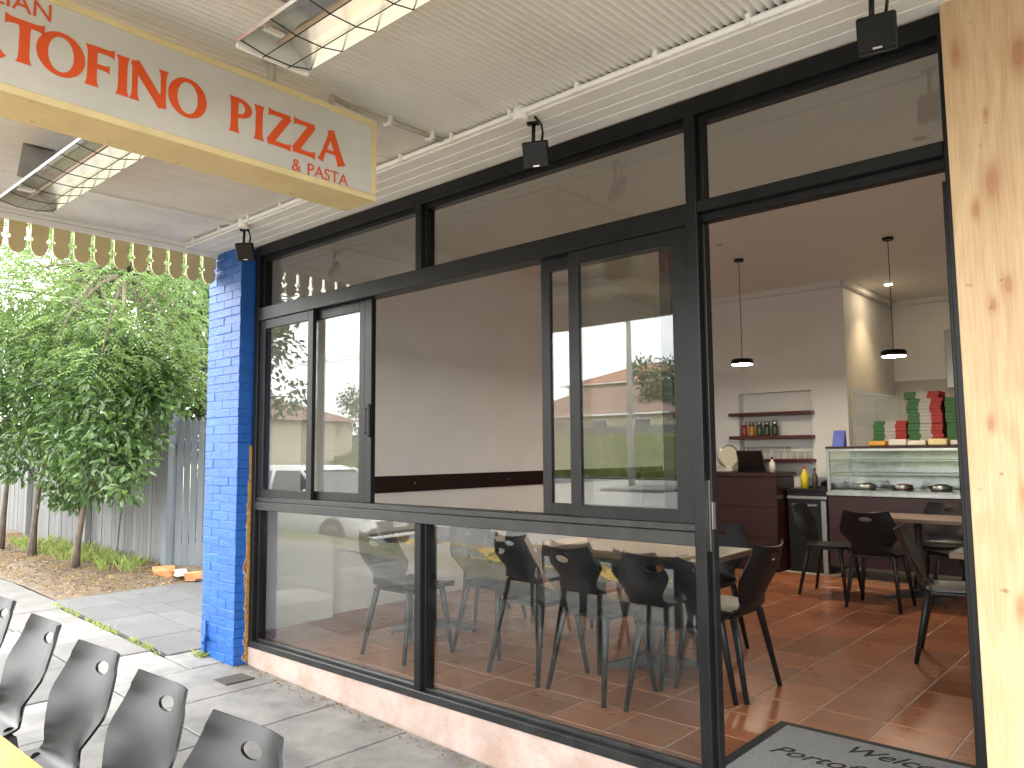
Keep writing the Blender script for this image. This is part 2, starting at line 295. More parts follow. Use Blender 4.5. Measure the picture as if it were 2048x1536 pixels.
for i in range(len(xs)-1):
    x0, x1 = xs[i], xs[i+1]; yy = [0, -.83, -1.66, -2.5, -3.45] if i % 2 else [0, -.86, -1.7, -2.5, -3.45]
    for j in range(4):
        if x1 <= -5.24 and j == 0: yy0 = -.33
        else: yy0 = yy[j]
        slab(x0, x1, yy[j+1], yy0, 'slab' if x0 > -5.3 else ('slab' if random.random() < .25 else 'slab_pale'), pave)
for x0 in np.arange(-20.6, -7.8, 1.6):
    for (a, b) in ((-.25, -1.85), (-1.85, -3.45)): slab(x0, x0+1.6 if x0 < -9.5 else xs[0], b, a, 'slab_pale', pave)
    if x0 >= -9.5: break
slab(-5.66, -5.25, -.33, 0, 'slab', pave)
# dark stamped pavers beside the shop
drive = ground_sheet('driveway', -8.05, -5.62, -.31, 9, lambda x, y: pv(x)-.01+.012*max(y, 0), 'joint', 8, 12)
y = -.30; k = 0
while y < 3.2:
    h = random.choice((.24, .34, .45)); x = -8.03 - random.uniform(0, .2)
    while x < -5.66:
        w = random.choice((.38, .55, .8)); a, b = max(x, -8.03), min(x+w, -5.64)
        if b-a > .05:
            bm = bmesh.new(); box(bm, a+.004, b-.004, y+.004, y+h-.004, -.04, 0.012, .005)
            for v in bm.verts: v.co.z += pv(v.co.x)+.012*max(v.co.y, 0)
            obj('paver', bm, 'paver', drive)
        x += w
    y += h
# garden bed
def gz(x, y):
    e = min(1, max(0, (-8.06-x)/.5))*min(1, max(0, (y+.24)/.35)); return pv(x)-.002+e*(.05+.03*math.sin(x*2.3)*math.sin(y*3+1)+.012*math.sin(x*9)*math.sin(y*8)+.01*max(0, -9-x))
bed = ground_sheet('garden_bed', -26, -8.04, -.25, 9, gz, 'soil', 120, 60)
side_ground = ground_sheet('back_yard_ground', -60, -5.6, 8.9, 60, lambda x, y: -.02, 'turf', 6, 6)
# --- street across (seen in the windows)
M['dirt'] = pm('pale_verge_dirt', (.20, .18, .14), .95, var=.8, vs=6, col2=(.11, .11, .06), bump=.5, bs=50)
verge = ground_sheet('grass_verge', -40, 12, -4.45, -3.5, lambda x, y: pv(x)-.02+.02*math.sin(x*2), 'dirt', 40, 2)
road = ground_sheet('road', -120, 80, -37, -4.45, lambda x, y: -.36, 'asphalt', 4, 4)
kerb = struct(B('kerb', (-60, 30), (-4.62, -4.44), (-.45, -.17), 'slab_pale', None, .02))
for (p, q, w) in [((-30, -5.0), (10, -5.0), .12), ((-30, -6.0), (-4, -6.0), .12), ((-9.0, -5.05), (-11.6, -7.0), .35), ((-11, -5.05), (-13.6, -7.0), .35), ((-7, -5.05), (-9.6, -7.0), .35), ((-14, -7.1), (-3, -7.1), .12), ((-5, -5.05), (-7.6, -7.0), .35)]:
    d = Vector((q[0]-p[0], q[1]-p[1])).normalized()*w/2; nn = Vector((-d.y, d.x)); bm = bmesh.new()
    bm.faces.new([bm.verts.new((a[0]+s*nn.x, a[1]+s*nn.y, -.355+.0005*len(bpy.data.objects) % .003)) for a, s in ((p, 1), (p, -1), (q, -1), (q, 1))]); struct(obj('yellow_marking', bm, 'yellowline'))
bank = ground_sheet('grass_bank', -90, 30, -43.5, -36.8, lambda x, y: -.3+1.9*min(1, max(0, (-37.5-y)/4.5)), 'turf', 20, 8)
yard = ground_sheet('yard', -140, 80, -110, -43.4, lambda x, y: 1.6, 'turf', 4, 4)

# --- building shell and room
def wall(name, x, y, z, mat): return struct(B(name, x, y, z, mat))
CZ = 3.33
floor = struct(B('interior_floor', (-5.534, -.4), (.02, 9.2), (-.3, -.0025), 'grout'))
t0 = -1.915-.3335*12
bmt = bmesh.new(); box(bmt, .0045, .329, .0045, .329, -.012, 0, .002); tme = bpy.data.meshes.new('tile'); bmt.to_mesh(tme); bmt.free(); tme.materials.append(M['tile'])
nt = 0
for i in range(16):
    for j in range(17):
        x = t0+.3335*i; yy = .255-.3335+.3335*j
        if x < -5.6 or x > -.75 or yy > 5.4 or yy < -.1: continue
        if yy < .02: continue
        o = mobj('tile', tme, None, floor); o.location = (x, yy, random.uniform(-.0006, .0006)); nt += 1
for i in range(16):   # cut tiles against the shop front
    x = t0+.3335*i
    if -5.6 < x < -.6: B('tile', (x+.0035, x+.330), (.075, .251), (-.012, 0), 'tile', floor, .002)
wall('side_wall', (-5.66, -5.535), (.116, 9.2), (-.6, 4.6), 'wallw')
wall('interior_ceiling', (-5.534, .4), (.12, 9.2), (CZ, CZ+.1), 'ceil')
wall('interior_right_wall', (-.4, -.28), (.12, 9.2), (-.3, CZ), 'wallw')
wall('pilaster', (-5.534, -5.44), (.117, .96), (0, CZ), 'wallw')
# back wall with niche, kitchen alcove to the right
YB = 6.4
wall('back_wall', (-5.534, -4.41), (YB, YB+.14), (0, CZ), 'wallw'); wall('back_wall', (-3.48, -3.06), (YB, YB+.14), (0, CZ), 'wallw')
wall('back_wall', (-4.41, -3.48), (YB, YB+.14), (2.06, CZ), 'wallw'); wall('back_wall', (-4.41, -3.48), (YB, YB+.14), (0, .9), 'wallw')
wall('niche_back', (-4.45, -3.44), (YB+.141, YB+.2), (.9, 2.1), 'wallw')
wall('kitchen_side_wall', (-3.18, -3.06), (YB+.14, 8.3), (2.05, CZ), 'wallw')
kw = wall('kitchen_back_wall', (-4.6, -.4), (8.3, 8.4), (0, CZ), 'wallw')
for i in range(9):
    for j in range(6): B('tile', (-3.9+.3*i, -3.903+.3*(i+1)), (8.29, 8.299), (1.05+.2*j, 1.047+.2*(j+1)), 'wtile', kw)
wall('cornice', (-5.534, -3.06), (YB-.07, YB-.001), (CZ-.07, CZ-.001), 'white'); wall('cornice', (-3.055, -.4), (8.23, 8.299), (CZ-.07, CZ-.001), 'white'); wall('cornice', (-3.055, -2.99), (YB, 8.2), (CZ-.07, CZ-.001), 'white')
rail = B('dado_rail', (-5.534, -5.51), (1.3, 6.35), (.985, 1.135), 'maroon_dark'); tag(rail, 'dark maroon dado rail along the white interior wall', 'rail')
for yy in (1.9, 3.2, 4.6): B('screw', (-5.51, -5.507), (yy, yy+.012), (1.055, 1.067), 'steel', rail)
# wall above the shop front and the roof
wall('parapet_wall', (-5.58, 1.5), (.0, .13), (2.93, 4.6), 'white'); wall('roof', (-5.58, 1.5), (.13, 9.2), (4.3, 4.4), 'grey_wall')

# ================================================================ SHOPFRONT
sf = thing('shopfront', 'black aluminium shopfront frame with fixed glass panes beside open doorway', 'shopfront', (-3, 0, 0))
F = lambda n, x, y, z, mat='black', b=.003: B(n, x, y, z, mat, sf, b)
XL, XM, XP, XJ = -5.09, -3.33, -1.586, -.60
F('head_beam', (XL, -.56), (0, .11), (2.775, 2.85)); F('head_channel', (XL+.05, -.6), (.035, .085), (2.745, 2.777))
F('transom_rail', (XL+.05, XP), (.002, .11), (2.30, 2.395)); F('transom_rail', (XP+.05, XJ), (.002, .11), (2.345, 2.395))
F('door_head_channel', (XP+.05, XJ), (.04, .09), (2.31, 2.346))
F('jamb', (XL, XL+.05), (.001, .11), (0, 2.776)); F('jamb', (XJ, XJ+.04), (.001, .11), (-.05, 2.776))
F('post', (XP, XP+.05), (-.001, .112), (-.02, 2.776)); F('post_channel', (XP+.05, XP+.065), (.035, .085), (0, 2.3))
for (a, b) in ((0.04, .95), (2.395, 2.776)):
    F('mullion', (XM, XM+.05), (.0, .11), (a, b)); F('mullion_stop', (XM+.05, XM+.062), (.03, .085), (a, b)); F('mullion_stop', (XM-.012, XM), (.07, .085), (a, b))
F('jamb_stop', (XL+.05, XL+.075), (.03, .085), (.04, 2.776)); F('post_stop', (XP+.05, XP+.07), (.03, .085), (2.395, 2.776))
F('mid_rail', (XL+.05, XP), (-.004, .11), (.95, 1.008), 'black_dusty'); F('sill_track', (XL+.05, XP), (.012, .11), (1.008, 1.04), 'black_dusty')
F('bottom_rail', (XL, XP), (-.004, .11), (0, .043), 'black_dusty'); F('glazing_bead', (XL+.05, XP), (.03, .06), (.043, .06), 'black_dusty')
for (a, b) in ((XL+.07, XM), (XM+.06, XP)):
    F('pane', (a, b), (.062, .068), (.05, .955), 'glass_low', 0)
for (a, b) in ((XL+.07, XM), (XM+.06, XP), (XP+.065, XJ)): F('pane', (a, b), (.06, .066), (2.39, 2.75), 'glass', 0)
def sash(name, x0, x1, y0, y1, wl, wr, label):
    o = B(name, (x0, x0+wl), (y0, y1), (1.04, 2.30), 'black', sf, .003); o['label'] = label
    W_ = lambda n, x, y, z, mat='black', b=.002: B(n, x, y, z, mat, o, b)
    W_('stile', (x1-wr, x1), (y0, y1), (1.04, 2.30)); W_('sash_rail', (x0+wl, x1-wr), (y0, y1), (1.04, 1.095)); W_('sash_rail', (x0+wl, x1-wr), (y0, y1), (2.235, 2.30))
    ym = (y0+y1)/2; W_('pane', (x0+wl-.01, x1-wr+.01), (ym-.003, ym+.003), (1.08, 2.25), 'glass', 0); return o
sash('fixed_sash', XL+.05, -4.37, .015, .045, .075, .06, 'fixed window sash beside the blue pillar')
sb = sash('sliding_sash', -4.55, -3.86, .052, .082, .06, .055, 'sliding sash pushed open behind the fixed one')
B('stile', (-3.858, -3.79), (.05, .086), (1.04, 2.30), 'black', sb, .003)
bm = bmesh.new(); box(bm, -3.80, -3.775, .02, .05, 1.44, 1.64, .008); box(bm, -3.84, -3.815, .03, .05, 1.46, 1.62, .008); obj('handle', bm, 'black', sb)
sash('fixed_sash', -2.235, XP, .015, .045, .06, .085, 'fixed window sash beside the doorway post')
sash('sliding_sash', -2.435, -1.70, .052, .082, .055, .055, 'sliding sash parked behind the doorway sash')
bm = bmesh.new(); box(bm, XP+.052, XP+.058, .03, .07, .93, 1.22); box(bm, XP+.058, XP+.066, .035, .06, 1.02, 1.13); obj('strike_plate', bm, 'steel', sf, True)
for z in (.5, 1.35, 2.0): B('screw', (XJ-.003, XJ), (.04, .05), (z, z+.01), 'steel', sf)
# upstand below the frame
bm = bmesh.new(); n = 40
for i in range(n):
    a, b = XL-.0+(XP+.02-XL)*i/n, XL+(XP+.02-XL)*(i+1)/n
    box(bm, a, b, .004, .1, -.45, -.003)
bmesh.ops.remove_doubles(bm, verts=bm.verts, dist=.0005)
up = obj('rendered_upstand', bm, 'skirt'); tag(up, 'pink rendered upstand below the black window frame', 'plinth')
bm = bmesh.new(); prism(bm, [(XP, .02), (XP, .1), (XJ+.05, .1), (XJ+.05, .02)], 'z', -.45, -.012); st = obj('door_threshold', bm, 'slab'); tag(st, 'grey concrete threshold under the open doorway', 'threshold')
# filler strip between brick and frame
bm = bmesh.new(); z = -.1
while z < 1.35:
    h = random.uniform(.02, .09); wv = random.uniform(.003, .009) if z < 1.15 else random.uniform(.001, .004); box(bm, -5.104, -5.088, -.004-wv*2.2, .03, z, z+h); z += h+.0015
fl = obj('foam_filler', bm, 'silicone'); tag(fl, 'ragged yellow filler bead between blue bricks and black jamb', 'filler')
# door leaf standing open against the right wall
dl = thing('door_leaf', 'black framed glass door folded open inside the doorway', 'door', (XJ+.02, .12, 0))
for n, x, y_, z in (('stile', (-.635, -.59), (.12, .19), (.01, 2.29)), ('stile', (-.635, -.59), (.93, 1.02), (.01, 2.29)), ('door_rail', (-.634, -.591), (.19, .93), (2.19, 2.28)), ('door_rail', (-.634, -.591), (.19, .93), (.02, .2))): B(n, x, y_, z, 'black', dl, .003)
B('pane', (-.615, -.609), (.18, .94), (.19, 2.2), 'glass', dl)

# blue brick pillar
pil = thing('brick_pillar', 'bright blue painted brick pillar at the corner of the shopfront', 'pillar', (-5.33, -.1, pv(-5.33)))
B('core', (-5.565, -5.112), (-.0975, .115), (-.3, 2.842), 'blue', pil)
nb = 48; ch = (2.848+.115)/nb
def brick(x0, x1, z0, y1=.004):
    bm = bmesh.new(); box(bm, x0+.0016, x1-.0016, -.101+random.uniform(-.002, .0015), y1, z0+.0016, z0+ch-.0016, .0025)
    for v in bm.verts: v.co += Vector((random.uniform(-.001, .001), random.uniform(-.0012, .0012), random.uniform(-.0012, .0012)))
    obj('brick', bm, 'blue', pil, True)
for i in range(nb):
    z0 = -.118+i*ch; lean = .02*(i/nb)
    cuts = [-5.57, -5.335, -5.10] if i % 2 else [-5.57, -5.45, -5.22, -5.10]
    cuts = [c-(.012*(i/nb)) for c in cuts]
    for a, b in zip(cuts, cuts[1:]): brick(a, b, z0)
    B('brick', (-5.572, -5.56), (.01, .112), (z0+.003, z0+ch-.003), 'blue', pil, .003)
bm = bmesh.new(); tube(bm, [(-5.48, -.115, -.12), (-5.48, -.115, .14)], .011); tube(bm, [(-5.48, -.118, .03), (-5.43, -.15, .02), (-5.41, -.16, .005)], .014); box(bm, -5.49, -5.46, -.125, -.1, .005, .045, .004)
tp = obj('water_tap', bm, 'blue'); tag(tp, 'blue painted tap and pipe at the foot of the pillar', 'tap')
# plywood
bm = bmesh.new(); box(bm, -.572, .75, -.05, -.030, -.2, 3.0, .002)
for v in bm.verts: v.co.x += (v.co.z-1.5)*-.004
py = obj('plywood_sheet', bm, 'ply'); tag(py, 'tall sheet of knotty raw plywood beside the doorway', 'plywood')
wall('adjoining_pier', (-.555, 1.5), (-.0295, .12), (-.4, 2.93), 'grey_wall')

# ================================================================ AWNING
aw = thing('awning', 'white street awning with corrugated soffit and scalloped cream valance', 'awning', (-2, -1.7, 2.85))
AX = -5.46; YO = -3.3
def sz(y): return 2.895+.02*(y+.34)
for k in range(4): B('lining_board', (AX, .9), (-.335+.084*k, -.335+.084*k+.0795), (2.851, 2.872), 'white', aw, .003)
B('cover_strip', (AX, .9), (-.352, -.3365), (2.845, 2.885), 'white', aw, .002)
def sheet(x0, x1, corr):
    n = int((x1-x0)/.032)*6 if corr else 2; xs_ = np.linspace(x0, x1, n+1); z = .011*np.cos((xs_)/.032*2*np.pi) if corr else 0*xs_
    dz = random.uniform(0, .004); v = []; 
    for yy in (-.338, -1.0, -1.7, -2.4, YO): v += [(x, yy, sz(yy)+a+dz) for x, a in zip(xs_, z)]
    fc = [(j*(n+1)+i+1, j*(n+1)+i, (j+1)*(n+1)+i, (j+1)*(n+1)+i+1) for j in range(4) for i in range(n)]
    me = np_mesh('soffit_sheet', v, fc); me.polygons.foreach_set('use_smooth', [True]*len(me.polygons)); mobj('soffit_sheet', me, 'corr' if corr else 'flatsoffit', aw, True)
sheet(AX, -4.72, False); x = -4.715
while x < 1.8: sheet(x, x+.80, True); x += .80
B('roof_sheet', (AX-.05, 1.8), (YO-.03, -.002), (3.02, 3.05), 'grey_wall', aw)
B('end_beam', (AX-.03, AX+.004), (YO, -.10), (2.858, 3.02), 'white', aw, .004); B('end_trim', (AX-.035, AX-.004), (YO, -.09), (2.815, 2.857), 'white', aw, .006)
B('outer_beam', (AX-.03, 1.8), (YO-.04, YO-.001), (2.60, 3.02), 'white', aw, .004); B('joint_strip', (-4.722, -4.712), (YO, -.35), (2.86, 2.884), 'white', aw)
# scalloped valance boards
def valance_board():
    w, h = .100, .20; P = []
    P += [(-w/2, 0), (-w/2, -.085)]
    for a in range(0, 181, 30): P.append((-w/2+.014*math.sin(R(a)), -.10+.014*math.cos(R(a))))
    P += [(-w/2, -.125)]
    for a in range(0, 181, 15): P.append((-w/2*math.cos(R(a)), -.125-(h-.125)*math.sin(R(a))**.8))
    P += [(w/2, -.125)]
    for a in range(180, -1, -30): P.append((w/2-.014*math.sin(R(a)), -.10+.014*math.cos(R(a))))
    P += [(w/2, -.085), (w/2, 0)]
    Q = []
    for p in P:
        if not Q or (abs(p[0]-Q[-1][0])+abs(p[1]-Q[-1][1])) > 1e-5: Q.append(p)
    bm = bmesh.new(); prism(bm, Q, 'x', -.008, .008); me = bpy.data.meshes.new('valance_board'); bm.to_mesh(me); bm.free(); me.materials.append(M['cream']); return me
vme = valance_board(); yy = -.16
while yy > YO:
    o = mobj('valance_board', vme, None, aw, True); o.location = (AX-.02, yy, 2.816); yy -= .126
# conduit
cd = thing('conduit', 'white conduit pipe with round junction boxes under the awning', 'conduit', (-2, -.36, 2.86))
bm = bmesh.new(); tube(bm, [(AX+.05, -.372, 2.862), (.9, -.372, 2.862)], .0125, 10); obj('pipe', bm, 'white', cd, True)
for x in (-4.62, -2.2):
    bm = bmesh.new(); lathe(bm, [(.034, .03), (.036, 0), (.036, -.03), (.03, -.036)], 16, (x, -.36, 2.862)); obj('junction_box', bm, 'white', cd, True)
for x in np.arange(-5.3, .6, .38): B('clip', (x, x+.02), (-.388, -.356), (2.847, 2.89), 'white', cd, .003)
c2 = thing('branch_conduit', 'weathered curved conduit running from the sign across the soffit', 'conduit', (-2.7, -.8, 2.86))
pts = [(-2.56, -1.12, 2.76), (-2.60, -1.09, 2.815), (-2.66, -1.02, 2.845), (-2.70, -.93, 2.858), (-2.71, -.8, 2.862), (-2.70, -.6, 2.866), (-2.69, -.39, 2.868)]
bm = bmesh.new(); tube(bm, pts, .0125, 10); obj('pipe', bm, 'galv', c2, True)
B('clip', (-2.73, -2.68), (-.72, -.70), (2.846, 2.89), 'white', c2, .003); B('clip', (-2.715, -2.67), (-.47, -.45), (2.848, 2.89), 'white', c2, .003)

# flood lights
def flood(x, y, label, tilt, yawz):
    t = thing('flood_light', label, 'flood light', (x, y, 2.85), yawz, 'flood lights along the awning')
    bm = bmesh.new(); box(bm, -.03, .03, -.014, .014, -.012, 0, .002); tube(bm, [(0, 0, -.01), (-.004, .004, -.105)], .009, 8); obj('stem', bm, 'black', t)
    bm = bmesh.new(); box(bm, -.06, .06, -.015, .015, -.06, .06, .006); mt = Matrix.Translation((0.01, .0, -.155)) @ Matrix.Rotation(R(tilt), 4, 'X')
    bmesh.ops.transform(bm, matrix=mt, verts=bm.verts); h = obj('housing', bm, 'black', t)
    bm = bmesh.new(); box(bm, -.014, .014, -.0175, -.0152, -.052, -.046); bmesh.ops.transform(bm, matrix=mt, verts=bm.verts); obj('label_plate', bm, 'steel', h)
    bm = bmesh.new()
    for sx in (-.049, .049):
        for s_ in (-.047, .04): box(bm, sx-.003, sx+.003, -.0172, -.0152, s_-.003, s_+.003)
    bmesh.ops.transform(bm, matrix=mt, verts=bm.verts); obj('screw', bm, 'leg', h)
    bm = bmesh.new(); tube(bm, [(.038, .0, -.10), (.045, -.01, -.06), (.045, -.03, -.03), (.02, -.06, .0)], .006, 6); obj('cable', bm, 'black', t)
flood(-.72, -.30, 'square black flood light hanging next to the plywood sheet', 10, R(12)); flood(-2.2, -.27, 'square black flood light hanging over the wide middle transom pane', 22, R(25)); flood(-4.72, -.30, 'square black flood light hanging in front of the blue pillar', 30, R(40))

# heaters
def heater(x0, x1, y, z, label):
    t = thing('radiant_heater', label, 'heater', (x0, y, z), 0, 'radiant heaters under the awning'); L = x1-x0; w = .125
    prof = [(-w, 0), (-w+.012, .012), (-.075, .048), (-.03, .085), (.03, .085), (.075, .048), (w-.012, .012), (w, 0)]; bm = bmesh.new()
    n = len(prof); P = [(a, b) for a, b in prof]+[(a*1.04, b+.008) for a, b in prof[::-1]]; prism(bm, P, 'x', 0, L); obj('reflector', bm, 'mirror', t)
    for xe in (0, L):
        bm = bmesh.new(); prism(bm, [(-w, -.002), (-.06, .07), (.06, .07), (w, -.002), (w, -.016), (-w, -.016)], 'x', xe-.006, xe+.006); obj('end_plate', bm, 'white' if xe == 0 else 'steel', t)
    bm = bmesh.new(); tube(bm, [(.03, 0, .035), (L-.03, 0, .035)], .009, 10); obj('heating_rod', bm, 'rod', t)
    bm = bmesh.new()
    for k in range(int(L/.17)+1):
        xx = .02+k*.17
        if xx < L: tube(bm, [(xx, -w, 0), (xx+.01, -.045, -.022), (xx+.01, .045, -.022), (xx, w, 0)], .0022, 5)
    for yy in (-.045, .045): tube(bm, [(.01, yy, -.022), (L-.01, yy, -.022)], .0018, 5)
    obj('guard', bm, 'black', t)
    for xe in (.16, L-.16):
        bm = bmesh.new(); prism(bm, [(-.09, .09), (-.07, sz(y)-z), (.07, sz(y)-z), (.09, .09)], 'x', xe, xe+.004); obj('bracket', bm, 'steel', t)
heater(-4.36, -3.02, -1.69, 2.60, 'mirror-finish tube heater on the far side of the lightbox sign'); heater(-2.13, -.80, -1.64, 2.60, 'mirror-finish tube heater on the doorway side of the lightbox sign')

# ================================================================ SIGN
SX, SY0, SY1, SZ0, SZ1 = -2.5, -3.05, -.935, 2.385, 2.725
sg = thing('lightbox_sign', 'cream framed lightbox sign with orange restaurant lettering', 'sign', (SX-.1, -2, SZ0))
B('box_body', (SX-.205, SX-.012), (SY0, SY1), (SZ0, SZ1), 'cream', sg, .003); B('face_panel', (SX-.011, SX-.006), (SY0+.02, SY1-.018), (SZ0+.02, SZ1-.018), 'signface', sg)
for n, y_, z in (('frame_strip', (SY0, SY1), (SZ0-.001, SZ0+.024)), ('frame_strip', (SY0, SY1), (SZ1-.022, SZ1+.001)), ('frame_strip', (SY1-.022, SY1+.001), (SZ0+.0245, SZ1-.0225))): B(n, (SX-.0115, SX), y_, z, 'cream', sg, .002)
for y_ in (-1.37, -2.6):
    bm = bmesh.new(); tube(bm, [(SX-.1, y_, SZ1), (SX-.1, y_, 2.87)], .016, 10); tube(bm, [(SX-.1, y_, 2.862), (SX-.1, y_, 2.874)], .04, 10); obj('hanger', bm, 'galv', sg, True)
bm = bmesh.new()
for y_ in np.arange(-2.9, -.95, .23):
    box(bm, SX-.03, SX-.018, y_, y_+.012, SZ0-.003, SZ0, .001); box(bm, SX-.18, SX-.17, y_+.05, y_+.062, SZ0-.003, SZ0, .001)
obj('screw', bm, 'cream', sg, True)
# flared capital letters: strokes in (u, v) with u along +y and v up; cap height 1
def flare(a, b, w, fa=1.55, fb=1.55, cut=None):
    a, b = Vector(a), Vector(b); d = (b-a).normalized(); nrm = Vector((-d.y, d.x)); L = (b-a).length; out = []; w *= 1.22
    prof = [(0, fa), (.04, 1+(fa-1)*.55), (.12, 1+(fa-1)*.18), (.25, 1), (.75, 1), (.88, 1+(fb-1)*.18), (.96, 1+(fb-1)*.55), (1, fb)]
    for t, s in prof: out.append(a+d*L*t+nrm*w/2*s)
    for t, s in prof[::-1]: out.append(a+d*L*t-nrm*w/2*s)
    return [tuple(p) for p in out]
def ring(cx, cy, rx, ry, tx, ty, a0=0, a1=360, n=28):
    o, i = [], []
    for k in range(n+1):
        a = R(a0+(a1-a0)*k/n); o.append((cx+rx*math.cos(a), cy+ry*math.sin(a))); i.append((cx+(rx-tx)*math.cos(a), cy+(ry-ty)*math.sin(a)))
    return [[o[k], o[k+1], i[k+1], i[k]] for k in range(n)]
G = {'I': (.30, [flare((.15, 0), (.15, 1), .17)]), 'O': (1.02, ring(.51, .5, .50, .53, .235, .105)),
     'T': (.80, [flare((.40, 0), (.40, .95), .17), flare((.02, .93), (.78, .93), .11, 1.9, 1.9)]),
     'F': (.66, [flare((.14, 0), (.14, 1), .17), flare((.10, .94), (.62, .94), .11, 1, 2.0), flare((.14, .52), (.52, .52), .10, 1, 2.0)]),
     'N': (.90, [flare((.12, 0), (.12, 1), .11, 1.9, 1.3), flare((.10, .98), (.80, .03), .19, 1, 1), flare((.80, 0), (.80, 1), .11, 1.2, 1.9)]),
     'P': (.68, [flare((.14, 0), (.14, 1), .17)]+ring(.26, .72, .38, .28, .20, .11, -95, 95, 16)),
     'R': (.76, [flare((.14, 0), (.14, 1), .17), flare((.30, .50), (.76, -.04), .17, 1, 1.2)]+ring(.26, .74, .36, .26, .19, .11, -95, 95, 16)),
     'Z': (.78, [flare((.06, .94), (.74, .94), .11, 1.9, 1), flare((.68, .95), (.10, .06), .18, 1, 1), flare((.04, .055), (.76, .055), .11, 1, 1.9)]),
     'A': (.86, [flare((.06, 0), (.44, 1.0), .11, 1.7, 1), flare((.40, 1.02), (.80, 0), .19, 1, 1.35), flare((.20, .34), (.62, .34), .085, 1, 1)])}
letters = [('P', -2.735), ('O', -2.64), ('R', -2.388), ('T', -2.283), ('O', -2.200), ('F', -2.062), ('I', -1.972), ('N', -1.930), ('O', -1.808), ('P', -1.587), ('I', -1.492), ('Z', -1.442), ('Z', -1.335), ('A', -1.215)]
ku = 0
for chx, y_ in letters:
    wd, strokes = G[chx]; bm = bmesh.new(); h = .130; sxw = .135
    for si, st_ in enumerate(strokes):
        d = SX-.0045+.00025*(si % 3); bm.faces.new([bm.verts.new((d, y_+p[0]*sxw, 2.487+p[1]*h)) for p in st_])
    bmesh.ops.recalc_face_normals(bm, faces=bm.faces); g = bmesh.ops.extrude_face_region(bm, geom=bm.faces[:])
    for v in [e for e in g['geom'] if isinstance(e, bmesh.types.BMVert)]: v.co.x -= .0014
    obj('letter', bm, 'orange', sg, True)
def small_text(s, y_, z, size):
    me = text_mesh(s, size); o = mobj('lettering', me, 'orange', sg, True); o.matrix_world = Matrix.Identity(4)
    o.matrix_parent_inverse = inv(sg); o.location = (SX-.004, y_, z); o.rotation_euler = (R(90), 0, R(90)); return o
small_text('ITALIAN', -2.145-.29, 2.642, .075); small_text('&', -1.335, 2.413, .066); small_text('PASTA', -1.268, 2.413, .066)

# ================================================================ CHAIRS AND TABLES
def chair_shell():
    nu, nv = 18, 40; prof = []   # (y, z): y forward
    key = [(0, .22, .445, .40), (.12, .205, .462, .43), (.3, .05, .452, .44), (.45, -.12, .445, .42), (.52, -.18, .455, .36), (.56, -.208, .485, .315), (.62, -.228, .535, .325), (.69, -.25, .595, .42), (.755, -.271, .645, .485), (.80, -.286, .68, .478), (.90, -.316, .75, .42), (1, -.345, .815, .355)]
    ts = np.array([k[0] for k in key]); v = []; uv = []
    for j in range(nv+1):
        t = j/nv; y_, z_, w_ = (np.interp(t, ts, [k[i] for k in key]) for i in (1, 2, 3))
        for i in range(nu+1):
            u = i/nu*2-1; back = min(1, max(0, (t-.5)/.12)); seat = 1-back
            bow = back*(.045*u*u)*(1 if t < .95 else 1.1); ear = back*max(0, (t-.88)/.12)*.022*abs(u)**2.5
            dish = seat*(.018*u*u-.006)-(.02*max(0, (.08-t)/.08))*seat
            v.append((w_/2*u, y_+bow, z_+dish+ear)); uv.append((u, t))
    fc = [(j*(nu+1)+i, j*(nu+1)+i+1, (j+1)*(nu+1)+i+1, (j+1)*(nu+1)+i) for j in range(nv) for i in range(nu)]
    me = np_mesh('shell', v, fc); o = bpy.data.objects.new('tmp', me); COL.objects.link(o)
    md = o.modifiers.new('s', 'SOLIDIFY'); md.thickness = .009; md.offset = 0
    bm = bmesh.new(); lathe(bm, [(1, -.2), (1, .2)], 24); bmesh.ops.transform(bm, matrix=Matrix.Translation((.0, -.315, .757)) @ Matrix.Rotation(R(90), 4, 'X') @ Matrix.Diagonal((.052, .021, 1, 1)), verts=bm.verts)
    cu = bpy.data.meshes.new('cut'); bm.to_mesh(cu); bm.free(); c = bpy.data.objects.new('cut', cu); COL.objects.link(c)
    b = o.modifiers.new('b', 'BOOLEAN'); b.operation = 'DIFFERENCE'; b.object = c; b.solver = 'EXACT'
    bpy.context.view_layer.update(); dg = bpy.context.evaluated_depsgraph_get(); r = bpy.data.meshes.new_from_object(o.evaluated_get(dg))
    bpy.data.objects.remove(o); bpy.data.objects.remove(c); r.polygons.foreach_set('use_smooth', [True]*len(r.polygons)); r.materials.clear(); r.materials.append(M['blackplastic']); r.name = 'shell'
    bm = bmesh.new(); bm.from_mesh(r)
    for e in bm.edges:
        if len(e.link_faces) == 2 and e.calc_face_angle() > R(40): e.smooth = False
    bm.to_mesh(r); bm.free(); return r
shell_me = chair_shell()
def leg_mesh(sx, sy):
    bm = bmesh.new(); x0, y0 = sx*.165, (.14 if sy > 0 else -.15); x1, y1 = sx*.215, (.19 if sy > 0 else -.235)
    tube(bm, [(x0*.8, y0, .452), (x0, y0, .43), (x1, y1, 0)], [.020, .021, .0135], 10); me = bpy.data.meshes.new('leg'); bm.to_mesh(me); bm.free(); me.materials.append(M['leg']); return me
leg_mes = [leg_mesh(a, b) for a in (-1, 1) for b in (-1, 1)]
bmu = bmesh.new(); box(bmu, -.17, .17, -.16, .15, .425, .447, .004); ume = bpy.data.meshes.new('seat_support'); bmu.to_mesh(ume); bmu.free(); ume.materials.append(M['blackplastic'])
def chair(x, y, rz, label, group, z=0):
    t = thing('plastic_chair', label, 'chair', (x, y, z), rz, group); mobj('shell', shell_me, None, t); mobj('seat_support', ume, None, t)
    for me in leg_mes: mobj('leg', me, None, t)
    return t
